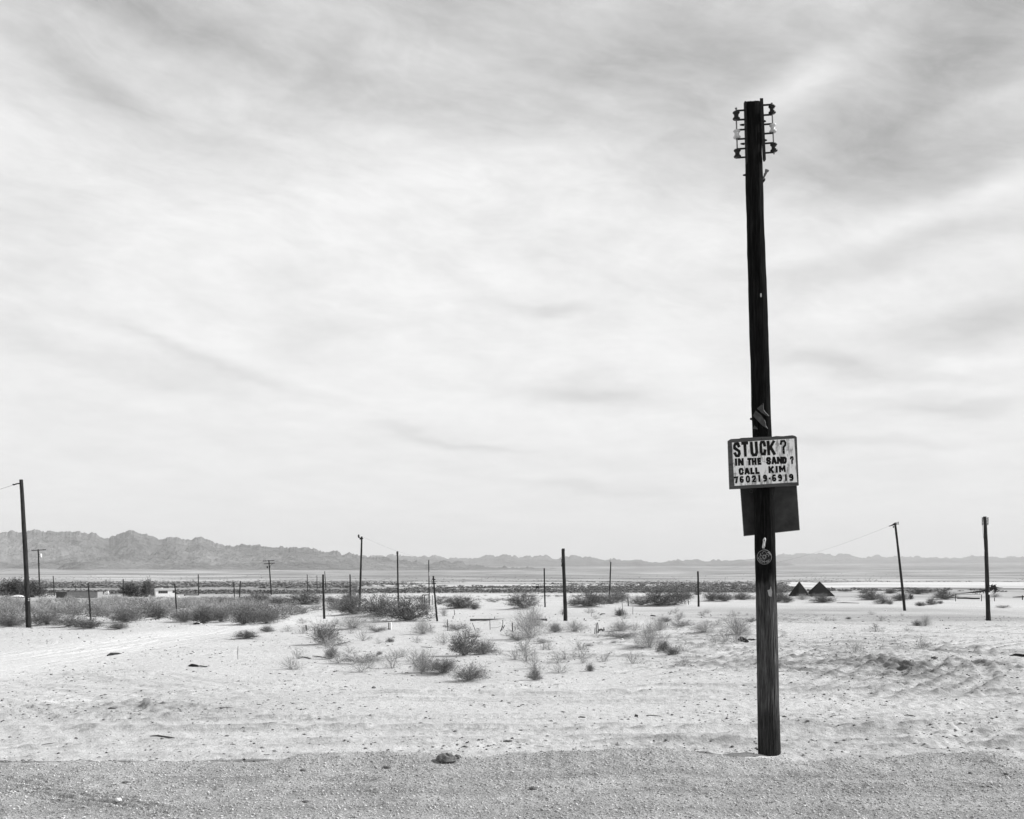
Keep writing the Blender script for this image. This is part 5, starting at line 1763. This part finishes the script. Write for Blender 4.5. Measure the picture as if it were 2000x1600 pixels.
MB().box((-1.5 * k, 0, 4.2 * k), (7 * k, .03, 1.7 * k)).obj('plate', M['iron'], ls)
MB().box((1.6 * k, 0, 1.6 * k), (1.4 * k, .03, 4.5 * k)).obj('stem', M['iron'], ls)

# half buried long board
g0, g1_ = gpos(918, 1213.5), gpos(1066, 1211)
g1_ = Vector((g1_.x, g0.y + .6, gz(g1_.x, g0.y + .6)))
mid = (g0 + g1_) / 2
an = math.atan2(g1_.y - g0.y, g1_.x - g0.x)
ln = (g1_ - g0).length
bo_ = MB().box((0, 0, .04), (ln, .06, .16)).obj('half_buried_board', M['drywood'], None, (mid.x, mid.y, (gz(g0.x, g0.y) + gz(g1_.x, g1_.y)) / 2 + .0), bevel=.01)
bo_.rotation_euler = (0, R(.1), an)
tag(bo_, 'long board edge half buried in sand behind the broken fence', 'board')

# wires of the broken fence
gA = ground(874.5, 1232); gB = ground(957, 1230); gC = ground(1001, 1233)
wire('fence_wire', sag(at(874, 1215, gA.y), at(841.3, 1216, gA.y - .5), .02, 8), 'slack fence wire left of the tall thin fence post', .004)
wire('fence_wire', sag(at(959, 1226, gB.y), at(982, 1221, gB.y), .05, 8) , 'slack fence wire between the upright middle post and the crossed posts', .006)

# ---- right side rail and fallen palm
g0 = gpos(1866.5, 1174.5); d = g0.y; k = d / F
rail = thing('pipe_rail', 'low pipe rail with a dark log under it, left of the rightmost pole', 'rail', g0)
for (x, h) in ((0, 13.8), (50.6, 12.5), (76, 7)):
    MB().tube([(x * k, 0, -.2), (x * k, 0, h * k)], .05, 6).obj('post', M['iron'], rail)
MB().tube([(-.5 * k, 0, 13.6 * k), (51 * k, 0, 12.8 * k)], .03, 6).obj('top_pipe', M['drywood'], rail)
lg = MB().tube([(3 * k, 0, 6.0 * k), (20 * k, 0, 6.2 * k), (34 * k, 0, 5.4 * k), (47 * k, 0, 5.4 * k)], [.09, .12, .11, .1], 8).obj('fallen_log', M['iron'], None, g0)
tag(lg, 'dark log lying under the low pipe rail', 'log')
g0 = gpos(1997, 1172); k = g0.y / F
rail = thing('pipe_rail', 'short piece of dark rail cut by the right picture edge', 'rail', g0)
MB().tube([(0, 0, -.2), (0, 0, 9 * k)], .09, 6).obj('post', M['iron'], rail)
MB().tube([(-19 * k, 0, 5.5 * k), (-6 * k, 0, 6 * k), (10 * k, 0, 6.6 * k)], [.05, .12, .1], 6).obj('top_pipe', M['iron'], rail)
MB().tube([(10 * k, 0, -.2), (10 * k, 0, 8 * k)], .06, 6).obj('post', M['iron'], rail)
g0 = gpos(1900, 1168); d = g0.y; k = d / F
palm = thing('fallen_tree', 'fallen dead tree with its root ball in the air behind the rightmost pole', 'fallen tree', g0)
def pl(px, py): return at(px, py, d + 1) - g0
MB().tube([pl(1866, 1160), pl(1885, 1158.5), pl(1900, 1157), pl(1918, 1155), pl(1932, 1151), pl(1944, 1145)], [.04, .09, .14, .2, .3, .38], 9).obj('trunk', M['iron'], palm)
rb = MB()
for i in range(46):
    c = pl(1941 + random.gauss(0, 3.2), 1148 + random.gauss(0, 3.4))
    e = c + Vector((random.gauss(0, .5), random.gauss(0, .4), random.gauss(.1, .45)))
    rb.tube([c, (c + e) / 2 + Vector((random.gauss(0, .08), 0, random.gauss(0, .08))), e], [.14, .08, .02], 5)
rb.obj('root_ball', M['iron'], palm)
bt = MB()
for i in range(60):
    c = pl(random.uniform(1896, 1936), random.uniform(1154, 1160))
    e = c + Vector((random.gauss(0, .35), random.gauss(0, .3), random.gauss(.1, .3)))
    bt.tube([c, e], [.05, .015], 4)
bt.obj('branches', M['iron'], palm)
# small twisted stump right of the leaning pole
g = gpos(1779, 1171); k = g.y / F
m_ = MB()
for (a_, b_) in (((0, 0), (-3, 10)), ((0, 0), (2, 9)), ((1, 3), (5, 9)), ((-1, 4), (0, 12))):
    m_.tube([(a_[0] * k, 0, a_[1] * k), (b_[0] * k, 0, b_[1] * k)], [.1, .03], 6)
tag(m_.obj('dead_stump', M['iron'], None, g), 'small twisted dead stump just right of the leaning pole', 'stump')

# ------------------------------------------------------------------ sticks, planks and scraps lying on the sand
def stick(x0, y0, x1, y1, th_, label, mat='drywood', cat='stick', name='stick', lift=.02):
    a_ = ground(x0, y0); b_ = ground(x1, y1)
    a_.z = gz(a_.x, a_.y) + lift; b_.z = gz(b_.x, b_.y) + lift
    m_ = (a_ + b_) / 2; m_.z = max(m_.z, gz(m_.x, m_.y) + lift)
    o_ = MB().tube([a_ - m_, (a_ - m_) * .4 + Vector((0, .01, th_ * .4)), (b_ - m_) * .5, b_ - m_], [th_ * .5, th_, th_ * .9, th_ * .4], 6).obj(name, M[mat], None, m_)
    tag(o_, label, cat, 'sticks lying on the sand')
    return o_


stick(210, 1281, 234, 1277.5, .045, 'short dark plank lying on the pale dirt track', 'iron', 'plank', 'plank')
stick(369, 1302, 388, 1303, .04, 'short thick dark stick on the sand left of the thin stake', 'iron')
stick(386, 1303, 405, 1304.5, .018, 'thin right half of the dark stick left of the thin stake')
stick(293, 1442, 341, 1444.5, .014, 'long thin stick on smooth sand near the lower left')
stick(80, 1454, 108, 1452.5, .006, 'hair thin twig on smooth sand, lower left')
stick(983, 1452, 1003, 1451, .016, 'small dark stick just above the gravel edge, near the middle')
stick(584, 1285, 608, 1287.5, .02, 'dark stick left of the small upright bush')
stick(610, 1283, 646, 1288, .016, 'bent twig running to the small upright bush')
stick(1972, 1284, 2012, 1286, .05, 'dark plank end cut by the right picture edge', 'iron', 'plank', 'plank')
stick(1443, 1254.5, 1461, 1256.5, .085, 'thick dark timber left of the big sign pole', 'iron', 'timber', 'timber', .05)
stick(1459, 1252, 1476, 1253.5, .035, 'thin timber touching the left side of the big sign pole', 'iron', 'timber', 'timber')
stick(1766, 1404, 1788, 1407, .010, 'thin stick on the sand right of the big pole')
stick(1117, 1285, 1132, 1285, .01, 'thin twig on sand above the small vase shaped tuft')
stick(1697, 1425, 1704, 1430, .013, 'tiny curved twig on sand right of the big pole foot')
stick(900, 1461, 914, 1465, .008, 'small curved twig beside the dark rock')
stick(1129, 1401, 1144, 1402, .012, 'small dark twig cluster on open sand left of the big pole')
stick(1240, 1402, 1246, 1401.5, .022, 'short dark chip at the left end of the twig cluster on the sand', 'iron')
stick(1262, 1400, 1290, 1404, .008, 'forked twig on the sand left of the big pole foot')
stick(652, 1262, 684, 1254, .02, 'jagged fallen branch right of the large dense grey bush')
stick(822, 1265, 846, 1267, .012, 'thin twig on sand left of the biggest dark bush')
stick(1634, 1178, 1678, 1178.5, .06, 'long dark pole lying flat right of the pyramids', 'iron', 'timber', 'timber')
stick(1628, 1228, 1634, 1228.5, .03, 'tiny dark chip on the flat right of the big pole', 'iron')
stick(420, 1390, 455, 1392, .006, 'hair thin twig on the sand right of the churned patch', 'drywood')
stick(1270, 1203.5, 1281, 1204, .04, 'small dark board on the sand right of the small dark cushion bush', 'iron', 'board', 'board')
stick(1172, 1202, 1182, 1200, .05, 'dark broken timber on the sand right of the thick cut off pole', 'iron', 'timber', 'timber')
stick(1164, 1204, 1171, 1196.5, .02, 'slanting stick beside the dark broken timber')
stick(975, 1210, 940, 1215, .02, 'thin dark lath below the half buried board')

# bleached debris at end of track
g = gpos(388, 1220); k = g.y / F
db = thing('debris_heap', 'heap of bleached and dark debris at the foot of a dark bush by the track', 'debris', g)
for i in range(9):
    MB().box((random.uniform(-9, 9) * k, random.uniform(-.3, .2), random.uniform(.5, 4) * k), (random.uniform(3, 8) * k, .2, random.uniform(.6, 2) * k), Matrix.Rotation(random.uniform(-.6, .6), 3, 'Y')).obj('scrap', M['white_paint' if i % 4 == 0 else 'iron'], db)


# rocks
def rock(px, py, w, h, label, mat='rock', seed=0, dpt=.8):
    g = ground(px, py); z = gz(g.x, g.y); k = g.y / F
    rg_ = random.Random(seed)
    vs, fs = [], []
    nu, nv = 12, 7
    for i in range(nv + 1):
        ph = math.pi * i / nv
        for j in range(nu):
            t = 2 * math.pi * j / nu
            s = 1 + rg_.uniform(-.16, .16)
            vs.append((math.sin(ph) * math.cos(t) * w * k / 2 * s, math.sin(ph) * math.sin(t) * w * k / 2 * dpt * s, math.cos(ph) * h * k * .62 * s + h * k * .35))
    for i in range(nv):
        for j in range(nu): fs.append((i * nu + j, (i + 1) * nu + j, (i + 1) * nu + (j + 1) % nu, i * nu + (j + 1) % nu))
    m_ = MB(); m_.add(vs, fs)
    o_ = m_.obj('rock' if mat == 'rock' else 'scrap', M[mat], None, (g.x, g.y, z))
    tag(o_, label, 'rock' if mat == 'rock' else 'scrap')
    return o_


rock(872, 1489, 40, 17, 'dark rough clod of earth on top of the gravel berm', 'rock', 3)
rock(893, 1482, 14, 8, 'smaller pale stone leaning on the right of the dark clod on the berm', 'rock', 4)
rock(757, 1500, 18, 4, 'flat small stone on the berm left of the dark clod', 'rock', 5)
rock(592, 1506, 12, 4, 'small dark stone on the gravel shoulder, left of middle', 'rock', 6)
rock(245, 1529, 12, 4, 'small dark stone near the tread marks', 'rock', 8)
rock(597, 1567, 14, 4, 'small dark flat stone near the lower edge', 'rock', 9)
rock(231, 1568, 13, 6, 'small white block lying beside the tread marks', 'white_paint', 10)
rock(1895, 1511, 8, 4, 'dark pebble on the gravel at the lower right', 'rock', 11)
rock(1965, 1514, 9, 5, 'dark pebble close to the right picture edge on the gravel', 'rock', 12)
rock(1435, 1256, 7, 4, 'small dark lump left of the thick dark timber', 'rock', 13)
rock(1130, 1236, 4, 4, 'tiny white scrap at the foot of the pale low bush', 'white_paint', 14)
rock(1215.5, 1250, 4, 3.5, 'tiny white scrap in front of the dark bottomed low bush', 'white_paint', 15)
rock(1730, 1194, 3, 3, 'tiny white scrap on the flat left of the leaning pole foot', 'white_paint', 16)
rock(1041, 1542, 16, 5, 'pale flat stone on the gravel near the middle of the lower edge', 'rock', 17)
rock(220, 1392, 18, 4, 'dark broken clod in the churned patch at left', 'rock', 18)
rock(1825, 1294, 14, 5, 'dark clod on the rim of the churned tyre ruts at right', 'rock', 19)
rock(730, 1344, 8, 4, 'small dark stone alone on the sand below the spreading grey bush', 'rock', 20)
rock(1416, 1369, 6, 3, 'dark chip beside a bright streak of sand left of the big pole', 'rock', 21)

# ------------------------------------------------------------------ haze
hz = MB().box((0, 0, 0), (50000, 50000, 1)).obj('haze', M['wire'])
top_z, bot_z = 900.0, -10.0
for v_ in hz.data.vertices: v_.co.z = top_z if v_.co.z > 0 else bot_z
hm = bpy.data.materials.new('haze_air'); hm.use_nodes = True
hm.node_tree.nodes.clear()
pv_ = hm.node_tree.nodes.new('ShaderNodeVolumePrincipled')
pv_.inputs['Color'].default_value = (1, 1, 1, 1)
pv_.inputs['Density'].default_value = 5.2e-5
pv_.inputs['Anisotropy'].default_value = .0
ho = hm.node_tree.nodes.new('ShaderNodeOutputMaterial')
hm.node_tree.links.new(pv_.outputs[0], ho.inputs['Volume'])
hz.data.materials.clear(); hz.data.materials.append(hm)
hz['kind'] = 'stuff'
